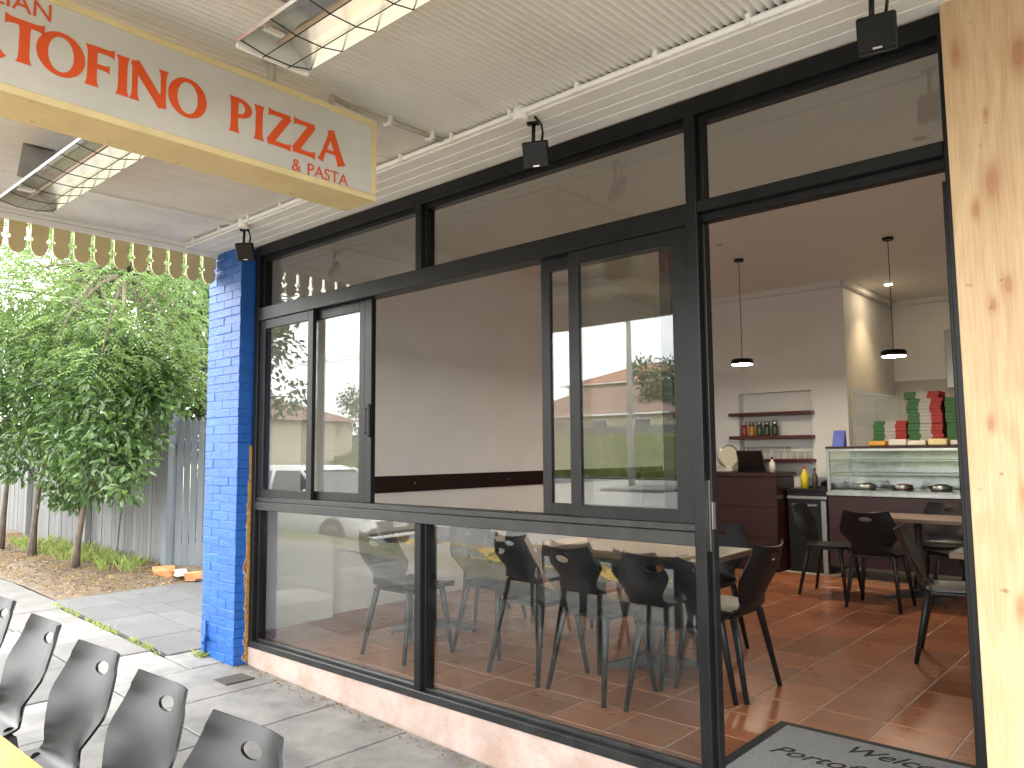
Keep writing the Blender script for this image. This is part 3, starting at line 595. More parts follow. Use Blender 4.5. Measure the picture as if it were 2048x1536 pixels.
GO, GI = 'chairs along the outdoor table', 'chairs inside the restaurant'
for x, a, rz in ((-4.27, 'black plastic chair of the pavement row, fifth from the doorway end', 2), (-3.68, 'black plastic chair of the pavement row, fourth from the doorway end', -2), (-3.09, 'black plastic chair of the pavement row, third from the doorway end', 1), (-2.57, 'black plastic chair of the pavement row, second from the doorway end', -1), (-2.03, 'black plastic chair of the pavement row, first from the doorway end', 1)):
    chair(x, -2.035, R(180+rz), a, GO, pv(x)-.002)
for x, y, rz, a in ((-2.13, 1.29, 90, 'black plastic chair standing in the open doorway, back towards the door'), (-4.08, .62, 0, 'black plastic chair behind the pane next to the white pilaster'), (-2.62, .80, -8, 'black plastic chair tucked in behind the wide lower pane'),
    (-3.68, 1.08, -90, 'black plastic chair between the two window tables'), (-3.12, .84, -6, 'black plastic chair between the lower mullion and the doorway-side table'), (-2.13, .82, 6, 'black plastic chair hidden behind the doorway post'), (-3.35, 1.75, 180, 'black plastic chair at the far side of the window tables'), (-2.62, 1.95, 180, 'black plastic chair across the table from the wide lower pane'), (-4.5, 1.85, 150, 'black plastic chair near the dado rail wall'),
    (-2.66, 4.55, -90, 'black plastic chair in front of the oven, seen from its side'), (-2.15, 4.25, 0, 'black plastic chair with its back square to the doorway, before the display case'), (-1.24, 2.75, -80, 'black plastic chair half hidden behind the doorway jamb'), (-1.85, 5.12, 180, 'black plastic chair between table and display case'), (-4.1, 3.3, 60, 'black plastic chair in front of the maroon counter'), (-1.55, 4.6, 60, 'black plastic chair at the end of the table by the display case')):
    chair(x, y, R(rz), a, GI)
def table(x, y, w, d, rz, label, z=0, top='tabletop', h=.74):
    t = thing('table', label, 'table', (x, y, z), R(rz), 'restaurant tables'); B('table_top', (-w/2, w/2), (-d/2, d/2), (h-.035, h), top, t, .004, False)
    bm = bmesh.new(); tube(bm, [(0, 0, .06), (0, 0, h-.036)], .03, 14); obj('column', bm, 'castiron', t)
    bm = bmesh.new(); box(bm, -.12, .12, -.12, .12, h-.045, h-.0355); obj('top_plate', bm, 'castiron', t)
    for k in range(4):
        bm = bmesh.new(); a = R(90*k+45); pr = [(.02, .035), (.30, .018), (.32, .018), (.32, .045), (.03, .10)]; prism(bm, pr, 'y', -.018, .018); lathe(bm, [(.014, 0), (.014, .019)], 8, (.305, 0, 0))
        bmesh.ops.rotate(bm, verts=bm.verts, matrix=Matrix.Rotation(a, 3, 'Z')); obj('foot', bm, 'castiron', t)
    return t
table(-2.62, 1.30, 1.05, .70, 2, 'brown table behind the wide lower pane, set by the doorway'); table(-4.40, 1.12, .70, .70, 0, 'brown table near the white pilaster and dado wall')
table(-1.95, 4.72, .95, .60, 0, 'brown table set before the glass display case'); table(-.80, 2.55, .7, .7, 0, 'brown table mostly hidden behind the doorway jamb')
def otable(x0, x1, y0, y1, z, label):
    t = thing('outdoor_table', label, 'table', ((x0+x1)/2, (y0+y1)/2, pv((x0+x1)/2)), 0, 'outdoor tables'); B('table_top', (x0, x1), (y0, y1), (z-.03, z), 'tableyellow', t, .006)
    for a in (x0+.06, x1-.06):
        for b in (y0+.06, y1-.06): B('leg', (a-.025, a+.025), (b-.025, b+.025), (pv(a), z-.031), 'leg', t, .004)
    B('apron', (x0+.09, x1-.09), (y1-.08, y1-.06), (z-.10, z-.031), 'leg', t)
otable(-2.90, -1.62, -2.85, -2.15, .53, 'golden timber table before the nearest pavement chairs'); otable(-4.4, -2.945, -2.85, -2.13, .55, 'golden timber table further along the pavement row')
# mat
mt_ = thing('door_mat', 'grey welcome mat with black rubber border and script lettering', 'mat', (-1.2, .5, 0), R(0)); B('border', (-1.65, -.72), (.13, .93), (.001, .008), 'rubber', mt_, .003); B('pile', (-1.595, -.775), (.185, .875), (.0085, .013), 'mat', mt_, .002)
for s, x, y_, sc in (('Welcome', -1.29, .71, .135), ('Portofino', -1.535, .50, .135)):
    o = mobj('lettering', text_mesh(s, sc, .45), 'matink', mt_); o.matrix_parent_inverse = inv(mt_); o.location = (x, y_, .0142)

# ================================================================ COUNTER, SHELVES, KITCHEN
ct = thing('service_counter', 'dark maroon panelled service counter', 'counter', (-4.4, 5.7, 0))
B('body', (-5.3, -3.59), (5.50, 6.0), (.02, 1.045), 'maroon', ct); B('counter_top', (-5.3, -3.55), (5.46, 6.04), (1.045, 1.09), 'maroon', ct, .004)
for k in range(4): B('side_panel', (-3.589, -3.565), (5.50, 5.995), (.03+.254*k, .03+.254*k+.249), 'maroon', ct, .003)
for k in range(3): B('front_panel', (-5.3, -3.566), (5.478, 5.4995), (.03+.339*k, .03+.339*k+.336), 'maroon', ct, .002)
tm = thing('till_terminal', 'black tilted till terminal on the maroon counter', 'terminal', (-3.85, 5.7, 1.09))
bm = bmesh.new(); prism(bm, [(5.56, 1.10), (5.60, 1.10), (5.50, 1.34), (5.47, 1.33)], 'x', -4.02, -3.72); obj('screen', bm, 'screenblack', tm, True); B('foot', (-3.95, -3.8), (5.56, 5.8), (1.09, 1.11), 'screenblack', tm, .004)
sc = thing('weighing_scale', 'ivory dial scale standing on the maroon counter', 'scale', (-4.23, 5.75, 1.09)); bm = bmesh.new(); lathe(bm, [(.13, -.03), (.135, 0), (.12, .03)], 28); bmesh.ops.transform(bm, matrix=Matrix.Translation((-4.23, 5.68, 1.27)) @ Matrix.Rotation(R(60), 4, 'Z') @ Matrix.Rotation(R(90), 4, 'X'), verts=bm.verts); obj('dial', bm, 'ivory', sc, True); B('scale_base', (-4.34, -4.15), (5.62, 5.8), (1.09, 1.16), 'ivory', sc, .01)
bm = bmesh.new(); tube(bm, [(-4.23+.135*math.cos(a)*math.cos(R(60))+.03, 5.68+.135*math.cos(a)*math.sin(R(60))-.02, 1.27+.135*math.sin(a)) for a in np.linspace(0, 2*math.pi, 25)], .006, 6); obj('rim', bm, 'steel', sc, True)
def bottle(name, x, y, z, prof, mat, label, cat, capmat=None, group=None):
    bm = bmesh.new(); lathe(bm, prof, 14); t = thing(name, label, cat, (x, y, z), 0, group); obj('body', bm, mat, t); r, h = prof[-1]
    bm = bmesh.new(); lathe(bm, [(r*1.15, h), (r*1.15, h+.02), (r*.9, h+.025)], 12); obj('cap', bm, capmat or 'steel', t); return t
bp = lambda w, h: [(w, 0), (w, h*.7), (w*.4, h*.88), (w*.35, h)]
bottle('sauce_bottle', -3.66, 5.62, 1.09, bp(.035, .15), 'card', 'small bottle with white label at the counter edge', 'bottle', 'screenblack')
cup = thing('cutlery_cup', 'dark cup of cutlery beside the till terminal', 'cup', (-4.05, 5.66, 1.09)); bm = bmesh.new(); lathe(bm, [(.04, 0), (.045, .11)], 14); obj('cup_body', bm, 'screenblack', cup)
for k in range(5):
    bm = bmesh.new(); a = k*1.3; tube(bm, [(.02*math.cos(a), .02*math.sin(a), .02), (.035*math.cos(a), .035*math.sin(a), .17)], .004, 5); obj('cutlery', bm, 'steel', cup)
# shelves
for z, lab in ((1.79, 'top dark red shelf across the wall niche'), (1.50, 'middle dark red shelf carrying the spice jars'), (1.215, 'bottom dark red shelf carrying the drinking glasses')):
    tag(B('wall_shelf', (-4.49, -3.45), (YB-.14, YB+.13), (z-.02, z+.018), 'shelfwood', None, .004), lab, 'shelf', 'niche shelves')
cols = [(.25, .03, .02), (.45, .2, .02), (.05, .06, .02), (.03, .05, .02), (.04, .04, .03)]
for k in range(5):
    jm = pm('spice', cols[k], .3); x = -4.33+.10*k
    t = thing('spice_jar', ('red', 'orange', 'olive', 'green', 'grey')[k]+' filled glass spice jar with steel lid', 'jar', (x, YB-.03, 1.518), 0, 'spice jars'); bm = bmesh.new(); lathe(bm, [(.034, 0), (.038, .02), (.038, .11), (.03, .13)], 14); obj('jar_body', bm, jm, t); bm = bmesh.new(); lathe(bm, [(.036, .13), (.036, .17), (.03, .175)], 14); obj('lid', bm, 'steel', t)
bmg = bmesh.new(); lathe(bmg, [(.028, .0), (.006, .008), (.006, .06), (.034, .09), (.036, .15)], 14); gme = bpy.data.meshes.new('wine_glass'); bmg.to_mesh(gme); bmg.free(); gme.materials.append(M['clear'])
for k in range(8):
    o = mobj('wine_glass', gme, None); o.location = (-4.36+.082*k, YB-.03+.02*(k % 2), 1.2335); tag(o, 'stemmed glass on the bottom niche shelf', 'glass', 'stemmed glasses')
bmg = bmesh.new(); lathe(bmg, [(.03, 0), (.036, .09)], 14); tme2 = bpy.data.meshes.new('tumbler'); bmg.to_mesh(tme2); bmg.free(); tme2.materials.append(M['clear'])
for k in range(3):
    o = mobj('tumbler', tme2, None); o.location = (-3.70+.085*k, YB-.03, 1.2335); tag(o, 'plain tumbler at the end of the glasses shelf', 'glass', 'tumblers')
# oven between the counters
ov = thing('stove', 'black and steel stove between counter and display case', 'stove', (-3.33, 5.9, 0))
B('oven_body', (-3.54, -3.10), (5.72, 6.30), (0, .88), 'screenblack', ov, .005); B('hob', (-3.54, -3.10), (5.70, 6.32), (.881, .91), 'screenblack', ov, .003); B('splash_rail', (-3.54, -3.05), (6.30, 6.33), (.88, 1.02), 'steel', ov)
B('handle', (-3.50, -3.2), (5.685, 5.71), (.72, .745), 'steel', ov, .005); B('trim', (-3.54, -3.10), (5.705, 5.7195), (.80, .83), 'steel', ov); B('side_panel', (-3.16, -3.11), (5.70, 5.7195), (.0, .78), 'steel', ov)
bm = bmesh.new(); box(bm, -3.45, -3.16, 5.9, 6.2, .911, .93); obj('trivet', bm, 'screenblack', ov, True)
bottle('spray_bottle', -3.36, 5.78, .911, bp(.042, .22), 'yellowplastic', 'yellow spray bottle with red trigger on the stove', 'bottle', 'red'); bottle('water_bottle', -3.27, 5.85, .911, bp(.03, .2), 'jarglass', 'clear water bottle beside the yellow spray bottle', 'bottle', 'bluecard')
bm = bmesh.new(); bmesh.ops.create_icosphere(bm, subdivisions=3, radius=.13)
for v in bm.verts: v.co = (v.co.x*1.3, v.co.y, max(v.co.z, -.02)*.62+.012*math.sin(v.co.x*40)*math.cos(v.co.y*33))
cl = obj('folded_cloth', bm, 'screenblack'); cl.location = (-3.13, 6.1, .935); tag(cl, 'crumpled black cloth on the end of the stove', 'cloth')
# display case
dc = thing('display_case', 'glass food display case on a maroon base with steel trim', 'display case', (-2.2, 5.8, 0)); X0, X1, Y0, Y1 = -3.03, -.75, 5.55, 6.25
for k in range(3): B('base_panel', (X0, X1), (Y0, Y0+.02), (.12+.245*k, .12+.245*k+.241), 'maroon', dc, .003)
B('base', (X0+.003, X1), (Y0+.021, Y1), (.12, .855), 'maroon', dc); B('steel_trim', (X0-.01, X1), (Y0-.012, Y1), (.856, .90), 'steel', dc, .004)
for x in (X0, X1-.03): B('case_post', (x, x+.03), (Y0, Y0+.03), (.90, 1.345), 'steel', dc, .002)
B('case_post', (X0, X0+.03), (Y1-.03, Y1), (.90, 1.345), 'steel', dc, .002); B('case_top', (X0-.005, X1), (Y0-.005, Y1), (1.345, 1.375), 'maroon', dc, .003); B('top_trim', (X0-.004, X1), (Y0-.009, Y0-.0055), (1.325, 1.348), 'steel', dc)
B('front_glass', (X0+.03, X1-.03), (Y0+.008, Y0+.014), (.90, 1.33), 'caseglass', dc); B('side_glass', (X0+.008, X0+.014), (Y0+.03, Y1-.03), (.90, 1.33), 'caseglass', dc)
for z in (1.08, 1.22): B('glass_shelf', (X0+.02, X1), (Y0+.1, Y1-.05), (z, z+.012), 'steel', dc)
B('back_panel', (X0, X1), (Y1-.02, Y1), (.90, 1.345), 'steel', dc); B('case_floor', (X0+.02, X1), (Y0+.02, Y1-.02), (.9005, .915), 'steel', dc)
for k in range(5):
    t = thing('serving_tray', 'steel serving dish inside the display case', 'dish', (-2.72+.36*k, 5.83, .915), 0, 'dishes in the display case'); bm = bmesh.new(); lathe(bm, [(.09, 0), (.12, .05), (.115, .05), (.085, .008)], 20); obj('dish', bm, 'steel', t); bm = bmesh.new(); lathe(bm, [(.10, .012), (.11, .042), (.04, .07)], 16); obj('food', bm, ('brickorange', 'red', 'card', 'green', 'tableyellow')[k], t)
for k, (x, c) in enumerate(((-2.62, 'tableyellow'), (-2.42, 'card'), (-2.24, 'ivory'), (-2.05, 'cream'), (-1.85, 'card'))): tag(B('food_container', (x, x+.17), (5.62, 5.8), (1.376, 1.376+.05+.015*(k % 2)), c, None, .008), ('amber', 'white', 'ivory', 'cream', 'pale')[k]+' food container on top of the display case', 'container', 'containers on the display case')
bm = bmesh.new(); prism(bm, [(5.60, 1.376), (5.70, 1.376), (5.685, 1.545), (5.665, 1.545)], 'x', -2.98, -2.86); bs_ = obj('brochure_stand', bm, 'bluecard'); tag(bs_, 'blue brochure stand on the corner of the display case', 'stand')
tag(B('upper_ledge', (-2.82, -.8), (6.26, 6.66), (1.40, 1.425), 'maroon_dark'), 'dark ledge behind the display case carrying pizza boxes', 'ledge')
bxm = bmesh.new(); box(bxm, 0, .12, 0, .33, 0, .036); me_g = bpy.data.meshes.new('green_side'); bxm.to_mesh(me_g); bxm.free(); me_g.materials.append(M['green'])
bxm = bmesh.new(); box(bxm, .12, .23, -.0005, .33, 0, .036); me_w = bpy.data.meshes.new('white_middle'); bxm.to_mesh(me_w); bxm.free(); me_w.materials.append(M['card'])
bxm = bmesh.new(); box(bxm, .23, .34, 0, .33, 0, .036); me_r = bpy.data.meshes.new('red_side'); bxm.to_mesh(me_r); bxm.free(); me_r.materials.append(M['red'])
for (x, n, nm) in ((-2.76, 6, 'short'), (-2.40, 14, 'tallest'), (-2.02, 12, 'jamb-side')):
    for k in range(n):
        t = thing('pizza_box', 'green, white and red pizza box in the '+nm+' stack', 'pizza box', (x+random.uniform(-.012, .012)-.03*(nm == 'tallest' and k > 11), 6.29+random.uniform(-.01, .01), 1.426+.0385*k), R(random.uniform(-3, 3)), 'pizza boxes in the '+nm+' stack')
        for me in (me_g, me_w, me_r): mobj(me.name.split('.')[0], me, None, t)
tag(B('range_hood', (-2.22, -.7), (7.3, 8.2), (2.05, 2.75), 'steel', None, .01), 'stainless range hood on the kitchen wall', 'hood')
# pendants
def pendant(x, y, z, label):
    t = thing('pendant_lamp', label, 'lamp', (x, y, z), 0, 'pendant lamps'); bm = bmesh.new(); lathe(bm, [(.105, 0), (.11, .004), (.11, .045), (.095, .055), (.01, .06)], 28); obj('lamp_shade', bm, 'black', t)
    bm = bmesh.new(); lathe(bm, [(.10, -.004), (.10, -.0005)], 28); obj('diffuser', bm, 'litdisc', t); bm = bmesh.new(); tube(bm, [(0, 0, .055), (0, 0, CZ-z-.02)], .0035, 6); obj('cable', bm, 'black', t); bm = bmesh.new(); lathe(bm, [(.05, CZ-z-.025), (.05, CZ-z-.001)], 16); obj('ceiling_rose', bm, 'black', t)
pendant(-3.50, 4.60, 2.225, 'lit round black pendant lamp hanging before the wall niche'); pendant(-2.10, 4.80, 2.205, 'lit round black pendant lamp hanging before the display case')
def downlight(x, y, lit, label):
    t = thing('downlight', label, 'downlight', (x, y, CZ-.001), 0, 'ceiling downlights'); bm = bmesh.new(); lathe(bm, [(.055, -.006), (.06, 0)], 20); obj('trim_ring', bm, 'white', t); bm = bmesh.new(); lathe(bm, [(.04, -.009), (.04, -.0065)], 20); obj('lens', bm, 'litdown' if lit else 'card', t)
    if lit:
        l = bpy.data.lights.new('downlight_beam', 'SPOT'); l.energy = 9; l.color = (1, .72, .38); l.spot_size = R(95); l.spot_blend = .9; l.shadow_soft_size = .04; lo = bpy.data.objects.new('downlight_beam', l); COL.objects.link(lo); lo.location = (x, y, CZ-.03); lo.parent = None
downlight(-3.38, 3.91, False, 'unlit recessed downlight in the ceiling before the counter'); downlight(-2.72, 7.0, True, 'lit recessed downlight over the kitchen alcove'); downlight(-1.23, 2.42, False, 'unlit recessed downlight seen above the doorway')

# ================================================================ FENCE, GATE, GARDEN
fe = thing('paling_fence', 'grey weathered paling fence behind the garden trees', 'fence', (-12, 1.15, .05))
x = -8.92
for k in range(78):
    z0 = gz(x, 1.1)-.05; h = 1.72+random.uniform(-.02, .02); w = random.uniform(.094, .102); yo = random.uniform(-.004, .004)
    bm = bmesh.new(); prism(bm, [(x, z0), (x-w, z0), (x-w, z0+h-.035), (x-w*.75, z0+h), (x-w*.25, z0+h), (x, z0+h-.035)], 'y', 1.14+yo, 1.158+yo); obj('paling', bm, 'fence', fe, True); x -= w+.006
for z in (.45, 1.45): B('fence_rail', (x, -8.9), (1.165, 1.21), (z, z+.08), 'fence', fe)
for k, xx in enumerate((-11.2, -13.6, -16)): B('fence_post', (xx-.05, xx+.05), (1.06, 1.135), (-.1, 1.75), 'fence', fe, .004)
pg = B('gate_post', (-8.90, -8.79), (1.07, 1.19), (-.1, 1.93), 'gate', None, .005); tag(pg, 'blue-grey square gate post capped at the end of the fence', 'post'); B('cap', (-8.915, -8.775), (1.055, 1.205), (1.931, 1.96), 'gate', pg, .01)
ga = thing('picket_gate', 'blue-grey picket gate next to the blue pillar', 'gate', (-8.7, 1.2, 0)); d = Vector((.62, .78)); k = 0
for k in range(26):
    p = Vector((-8.76, 1.17))+d*(.075*k+.03); bm = bmesh.new(); prism(bm, [(-.033, .03), (.033, .03), (.033, 1.72), (.02, 1.735), (0, 1.78), (-.02, 1.735), (-.033, 1.72)], 'y', -.01, .01); bmesh.ops.transform(bm, matrix=Matrix.Translation((p.x, p.y, 0)) @ Matrix.Rotation(math.atan2(d.y, d.x), 4, 'Z'), verts=bm.verts); obj('picket', bm, 'gate', ga, True)
for z in (.35, 1.4):
    bm = bmesh.new(); box(bm, 0, 2.0, .012, .05, z, z+.08); bmesh.ops.transform(bm, matrix=Matrix.Translation((-8.76, 1.17, 0)) @ Matrix.Rotation(math.atan2(d.y, d.x), 4, 'Z'), verts=bm.verts); obj('gate_rail', bm, 'gate', ga, True)
bm = bmesh.new(); prism(bm, [(0, 0), (.07, 0), (.07, .75), (.035, .78), (0, .75)], 'y', 0, .02); bmesh.ops.transform(bm, matrix=Matrix.Translation((-10.05, 1.0, .03)) @ Matrix.Rotation(R(9), 4, 'Y'), verts=bm.verts); tag(obj('loose_plank', bm, 'fence'), 'loose pale plank leaning on the paling fence', 'plank')
for k, (x, y_, rz) in enumerate(((-8.45, .92, 20), (-8.25, 1.0, -15), (-8.62, .98, 70), (-8.05, 1.05, 5))):
    bm = bmesh.new(); box(bm, -.11, .11, -.05, .05, 0, .075, .008)
    for v in bm.verts: v.co += Vector((random.uniform(-.012, .012), random.uniform(-.012, .012), random.uniform(-.01, .01)))
    o = obj('loose_brick', bm, 'brickorange' if k != 1 else 'card'); o.location = (x, y_, .03+.02*k % .03); o.rotation_euler = (R(random.uniform(-6, 6)), R(random.uniform(-8, 8)), R(rz)); tag(o, ('loose orange brick at the foot of the gate post', 'broken white brick among the orange ones by the gate', 'orange brick lying against the fence end', 'small orange brick at the driveway edge')[k], 'brick', 'loose bricks')

# leaves ------------------------------------------------------------------
def leaf_quads(cent, dirs, size, aspect=.5, curl=.25):
    """rhombic leaves folded along the midrib: 4 tris as 2 quads-ish (6 verts)"""
    n = len(cent); up = rng.normal(size=(n, 3)); up[:, 2] = np.abs(up[:, 2])+.8
    d = dirs/np.linalg.norm(dirs, axis=1)[:, None]; s = np.cross(d, up); s /= np.linalg.norm(s, axis=1)[:, None]; nn = np.cross(s, d)
    L = size[:, None]; w = L*aspect/2
    P = [cent, cent+d*L*.35+s*w+nn*w*curl, cent+d*L*.75+s*w*.75+nn*w*curl-nn*L*.04, cent+d*L-nn*L*.12, cent+d*L*.75-s*w*.75+nn*w*curl-nn*L*.04, cent+d*L*.35-s*w+nn*w*curl]
    v = np.stack(P, 1).reshape(-1, 3); b = np.arange(n)[:, None]*6
    fcs = np.concatenate([np.concatenate([b, b+1, b+2, b+3], 1), np.concatenate([b, b+3, b+4, b+5], 1)]); return v, fcs
def clusters(centers, radii, n_per, squash=.8):
    out, dirs = [], []
    for c, r in zip(centers, radii):
        k = int(n_per*r*r*10); q = rng.normal(size=(k, 3)); q /= np.linalg.norm(q, axis=1)[:, None]; rr = r*rng.random((k, 1))**.38*(1+.25*rng.normal(size=(k, 1))*.5)
        p = q*rr; p[:, 2] *= squash; out.append(p+np.array(c)); e = q+rng.normal(size=(k, 3))*.6; e[:, 2] -= .45; dirs.append(e)
    return np.concatenate(out), np.concatenate(dirs)
def broad_tree(name, base, trunk_pts, centers, radii, label, n_per=300, size=(.06, .12), mat='leafb', group=None, rad=.042):
    t = thing(name, label, 'tree', base, 0, group); bm = bmesh.new(); tp = [Vector(p) for p in trunk_pts]
    tube(bm, tp, [rad*(1-.55*i/(len(tp)-1))*(1.35 if i == 0 else 1) for i in range(len(tp))], 9); obj('trunk', bm, 'bark', t, True)
    bm = bmesh.new(); top = tp[-1]
    for c, r in zip(centers, radii):
        c = Vector(c); s = tp[random.randrange(max(1, len(tp)-2), len(tp))]; mid = (s+c)/2+Vector((random.uniform(-.1, .1), random.uniform(-.1, .1), .08)); tube(bm, [s, mid, c], [rad*.42, rad*.3, rad*.12], 6)
    obj('limbs', bm, 'bark', t, True); p, dd = clusters(centers, radii, n_per); sz_ = rng.uniform(*size, len(p)); v, fc = leaf_quads(p, dd, sz_); me = np_mesh('crown', v, fc); o = mobj('crown', me, mat, t, True); o['kind'] = 'stuff'; return t
def feather_tree(name, base, trunk_pts, centers, radii, label, nf=60, L=(.22, .34), mat='leafp', rad=.07, leaflet=.072):
    t = thing(name, label, 'tree', base, 0); bm = bmesh.new(); tp = [Vector(p) for p in trunk_pts]; tube(bm, tp, [rad*(1-.6*i/(len(tp)-1)) for i in range(len(tp))], 9); obj('trunk', bm, 'bark', t, True)
    bm = bmesh.new(); C_, D_, Z_ = [], [], []
    for c, r in zip(centers, radii):
        c = Vector(c); s = min(tp[1:], key=lambda q: (q-c).length); tube(bm, [s, (s+c)/2+Vector((0, 0, .1)), c], [rad*.5, rad*.3, rad*.1], 6); k = int(nf*r*r*6)
        for _ in range(k):
            q = rng.normal(size=3); q /= np.linalg.norm(q); st_ = np.array(c)+q*r*rng.random()**.5*np.array([1, 1, .75]); dr = q*np.array([1, 1, .4])+rng.normal(size=3)*.35; dr[2] -= .25; dr /= np.linalg.norm(dr); ln = rng.uniform(*L)
            side = np.cross(dr, [0, 0, 1.]); side /= np.linalg.norm(side)+1e-6; m_ = 9
            for i in range(m_):
                a = i/(m_-1); pt = st_+dr*ln*a+np.array([0, 0, -.16*ln*a*a*2]); ls = leaflet*(1-.45*a)
                for sg_ in (-1, 1): C_.append(pt); D_.append(side*sg_*.85+dr*.55+np.array([0, 0, -.25])); Z_.append(ls*rng.uniform(.85, 1.15))
    obj('limbs', bm, 'bark', t, True); v, fc = leaf_quads(np.array(C_), np.array(D_), np.array(Z_), .24, .1); o = mobj('crown', np_mesh('crown', v, fc), mat, t, True); o['kind'] = 'stuff'; return t
broad_tree('garden_tree', (-9.6, .42, .05), [(-9.6, .42, .03), (-9.55, .42, .35), (-9.42, .42, .72), (-9.25, .4, 1.05), (-8.95, .38, 1.35)], [(-9.16, .3, 1.95), (-8.97, .2, 1.51), (-8.6, .4, 1.98), (-8.31, .3, 1.6), (-8.4, .2, 1.3), (-8.03, .3, 1.24), (-8.33, .6, 1.92), (-8.47, .7, 2.26), (-8.3, .5, 1.5), (-8.78, .3, 1.03), (-7.8, .2, 1.0), (-8.42, .9, 2.11), (-9.0, .6, 2.35), (-8.7, .5, 2.6)], [.42, .38, .40, .34, .32, .26, .38, .38, .3, .24, .17, .38, .42, .4], 'dark broad-leaved tree with a leaning trunk closest to the gate post')
broad_tree('garden_tree', (-11.0, .4, .08), [(-11.0, .4, .05), (-11.02, .42, .5), (-10.9, .42, .95), (-10.6, .4, 1.4), (-10.3, .35, 1.9)], [(-10.28, .3, 2.07), (-10.39, .3, 1.59), (-9.67, .3, 1.18), (-9.79, .3, .92), (-9.8, .4, 1.7), (-9.7, .5, 2.25), (-10.5, .4, 2.55), (-10.1, .6, 2.9)], [.45, .42, .28, .2, .40, .45, .48, .5], 'dark broad-leaved tree with a forked trunk in the middle of the bed')
broad_tree('garden_tree', (-12.1, .35, .08), [(-12.1, .35, .05), (-12.12, .38, .6), (-11.95, .36, 1.1), (-11.7, .35, 1.7)], [(-11.63, .3, 2.34), (-11.55, .3, 1.81), (-11.27, .3, 1.29), (-12.2, .4, 1.7), (-12.2, .4, 2.4), (-11.2, .4, 2.8), (-12.4, .5, 3.1)], [.48, .45, .33, .42, .5, .5, .55], 'dark broad-leaved tree with a slim trunk at the far end of the bed')
broad_tree('garden_sapling', (-10.4, .72, .08), [(-10.4, .72, .05), (-10.37, .72, .3), (-10.33, .7, .7), (-10.3, .7, 1.0)], [(-10.35, .7, 1.0), (-10.2, .6, .8), (-10.5, .65, 1.25)], [.2, .16, .25], 'thin sapling between the two stouter garden trees', n_per=300, rad=.028)
feather_tree('feathery_tree', (-11.6, 1.7, 0), [(-11.6, 1.7, 0), (-11.4, 1.65, 1.4), (-11.0, 1.4, 2.5), (-10.4, 1.0, 3.1), (-9.6, .5, 3.4), (-8.7, .5, 3.3)], [(-11.16, .1, 3.96), (-9.5, 0, 3.47), (-8.59, .1, 3.28), (-7.95, .3, 3.27), (-7.85, .5, 3.21), (-7.9, .9, 3.2), (-10.13, 0, 3.16), (-8.53, -.05, 2.83), (-7.7, .1, 2.62), (-7.85, .5, 2.81), (-8.2, 1, 2.76), (-10.81, 0, 2.76), (-9.54, .1, 2.58), (-8.23, .1, 2.3), (-8.25, .6, 2.45), (-8.31, .9, 2.26), (-11.75, .3, 4.52), (-10.16, .4, 4.15), (-9.01, .6, 3.84), (-8.63, 1, 3.79), (-8.43, 1.2, 3.68), (-8.68, 1.3, 2.44), (-11.9, 0, 3.6), (-12.7, .2, 4.3), (-11.3, .1, 3.3), (-12.6, .1, 3.4), (-10.3, .1, 3.6)], [.55, .5, .42, .36, .36, .42, .5, .38, .3, .36, .40, .45, .40, .3, .36, .34, .6, .6, .55, .5, .45, .35, .6, .65, .5, .6, .5], 'feathery light green tree spreading above the garden under the valance', nf=50)
feather_tree('yellow_tree', (-12.5, 6.0, 0), [(-12.5, 6.0, 0), (-12.4, 6.0, 1.5), (-12.2, 5.8, 2.6)], [(-12.4, 5.6, 2.2), (-11.7, 5.4, 2.5), (-13.2, 5.8, 2.7), (-12.2, 5.6, 3.1), (-11.0, 5.6, 2.1), (-12.0, 5.2, 1.7)], [.7, .6, .7, .7, .55, .5], 'yellow-green feathery tree beyond the picket gate', nf=26, L=(.3, .42), mat='leafy', leaflet=.09)
# hedge-like trees further back
for k, (x, y_, h) in enumerate(((-14.6, 3.6, 5.5), (-17.6, 3.4, 7.0), (-21.5, 4.6, 8.0), (-12.2, 3.2, 4.6))):
    broad_tree('backyard_tree', (x, y_, 0), [(x, y_, 0), (x, y_, 1.5), (x+.1, y_, h*.5)], [(x+random.uniform(-1.3, 1.3), y_+random.uniform(-.6, .6), 1.6+(h-1.6)*q/11) for q in range(12)], [random.uniform(.65, .95) for q in range(12)], ('bushy tree behind the fence with a middling crown', 'tall bushy tree behind the fence', 'tallest bushy tree behind the fence', 'lowest bushy tree behind the fence, beside the gate')[k], n_per=60, size=(.12, .2), group='trees behind the fence', rad=.1)
# leaf litter and grass tufts
n = 6500; lx = rng.uniform(-14, -8.1, n); ly = -.2+1.3*rng.random(n)**.9; cc = np.stack([lx, ly, [gz(a, b)+.006 for a, b in zip(lx, ly)]], 1); dd = rng.normal(size=(n, 3)); dd[:, 2] *= .25
v, fc = leaf_quads(cc, dd, rng.uniform(.016, .04, n), .6, .5); o = mobj('leaf_litter', np_mesh('leaf_litter', v, fc), 'leaflitter'); tag(o, 'dry fallen leaves covering the garden bed', 'leaf litter', kind='stuff')
def tufts(name, pts, label, h=(.05, .12), nb=16, mat='grass', spread=.04, asp=.08):
    C_, D_ = [], []
    for p in pts:
        for _ in range(nb): a = rng.random()*6.28; C_.append((p[0]+rng.normal()*spread, p[1]+rng.normal()*spread, p[2]-.005)); D_.append((math.cos(a)*.5, math.sin(a)*.5, rng.uniform(.6, 1.3)))
    v, fc = leaf_quads(np.array(C_), np.array(D_), rng.uniform(*h, len(C_)), asp, .1); return tag(mobj(name, np_mesh(name, v, fc), mat), label, 'grass', kind='stuff')
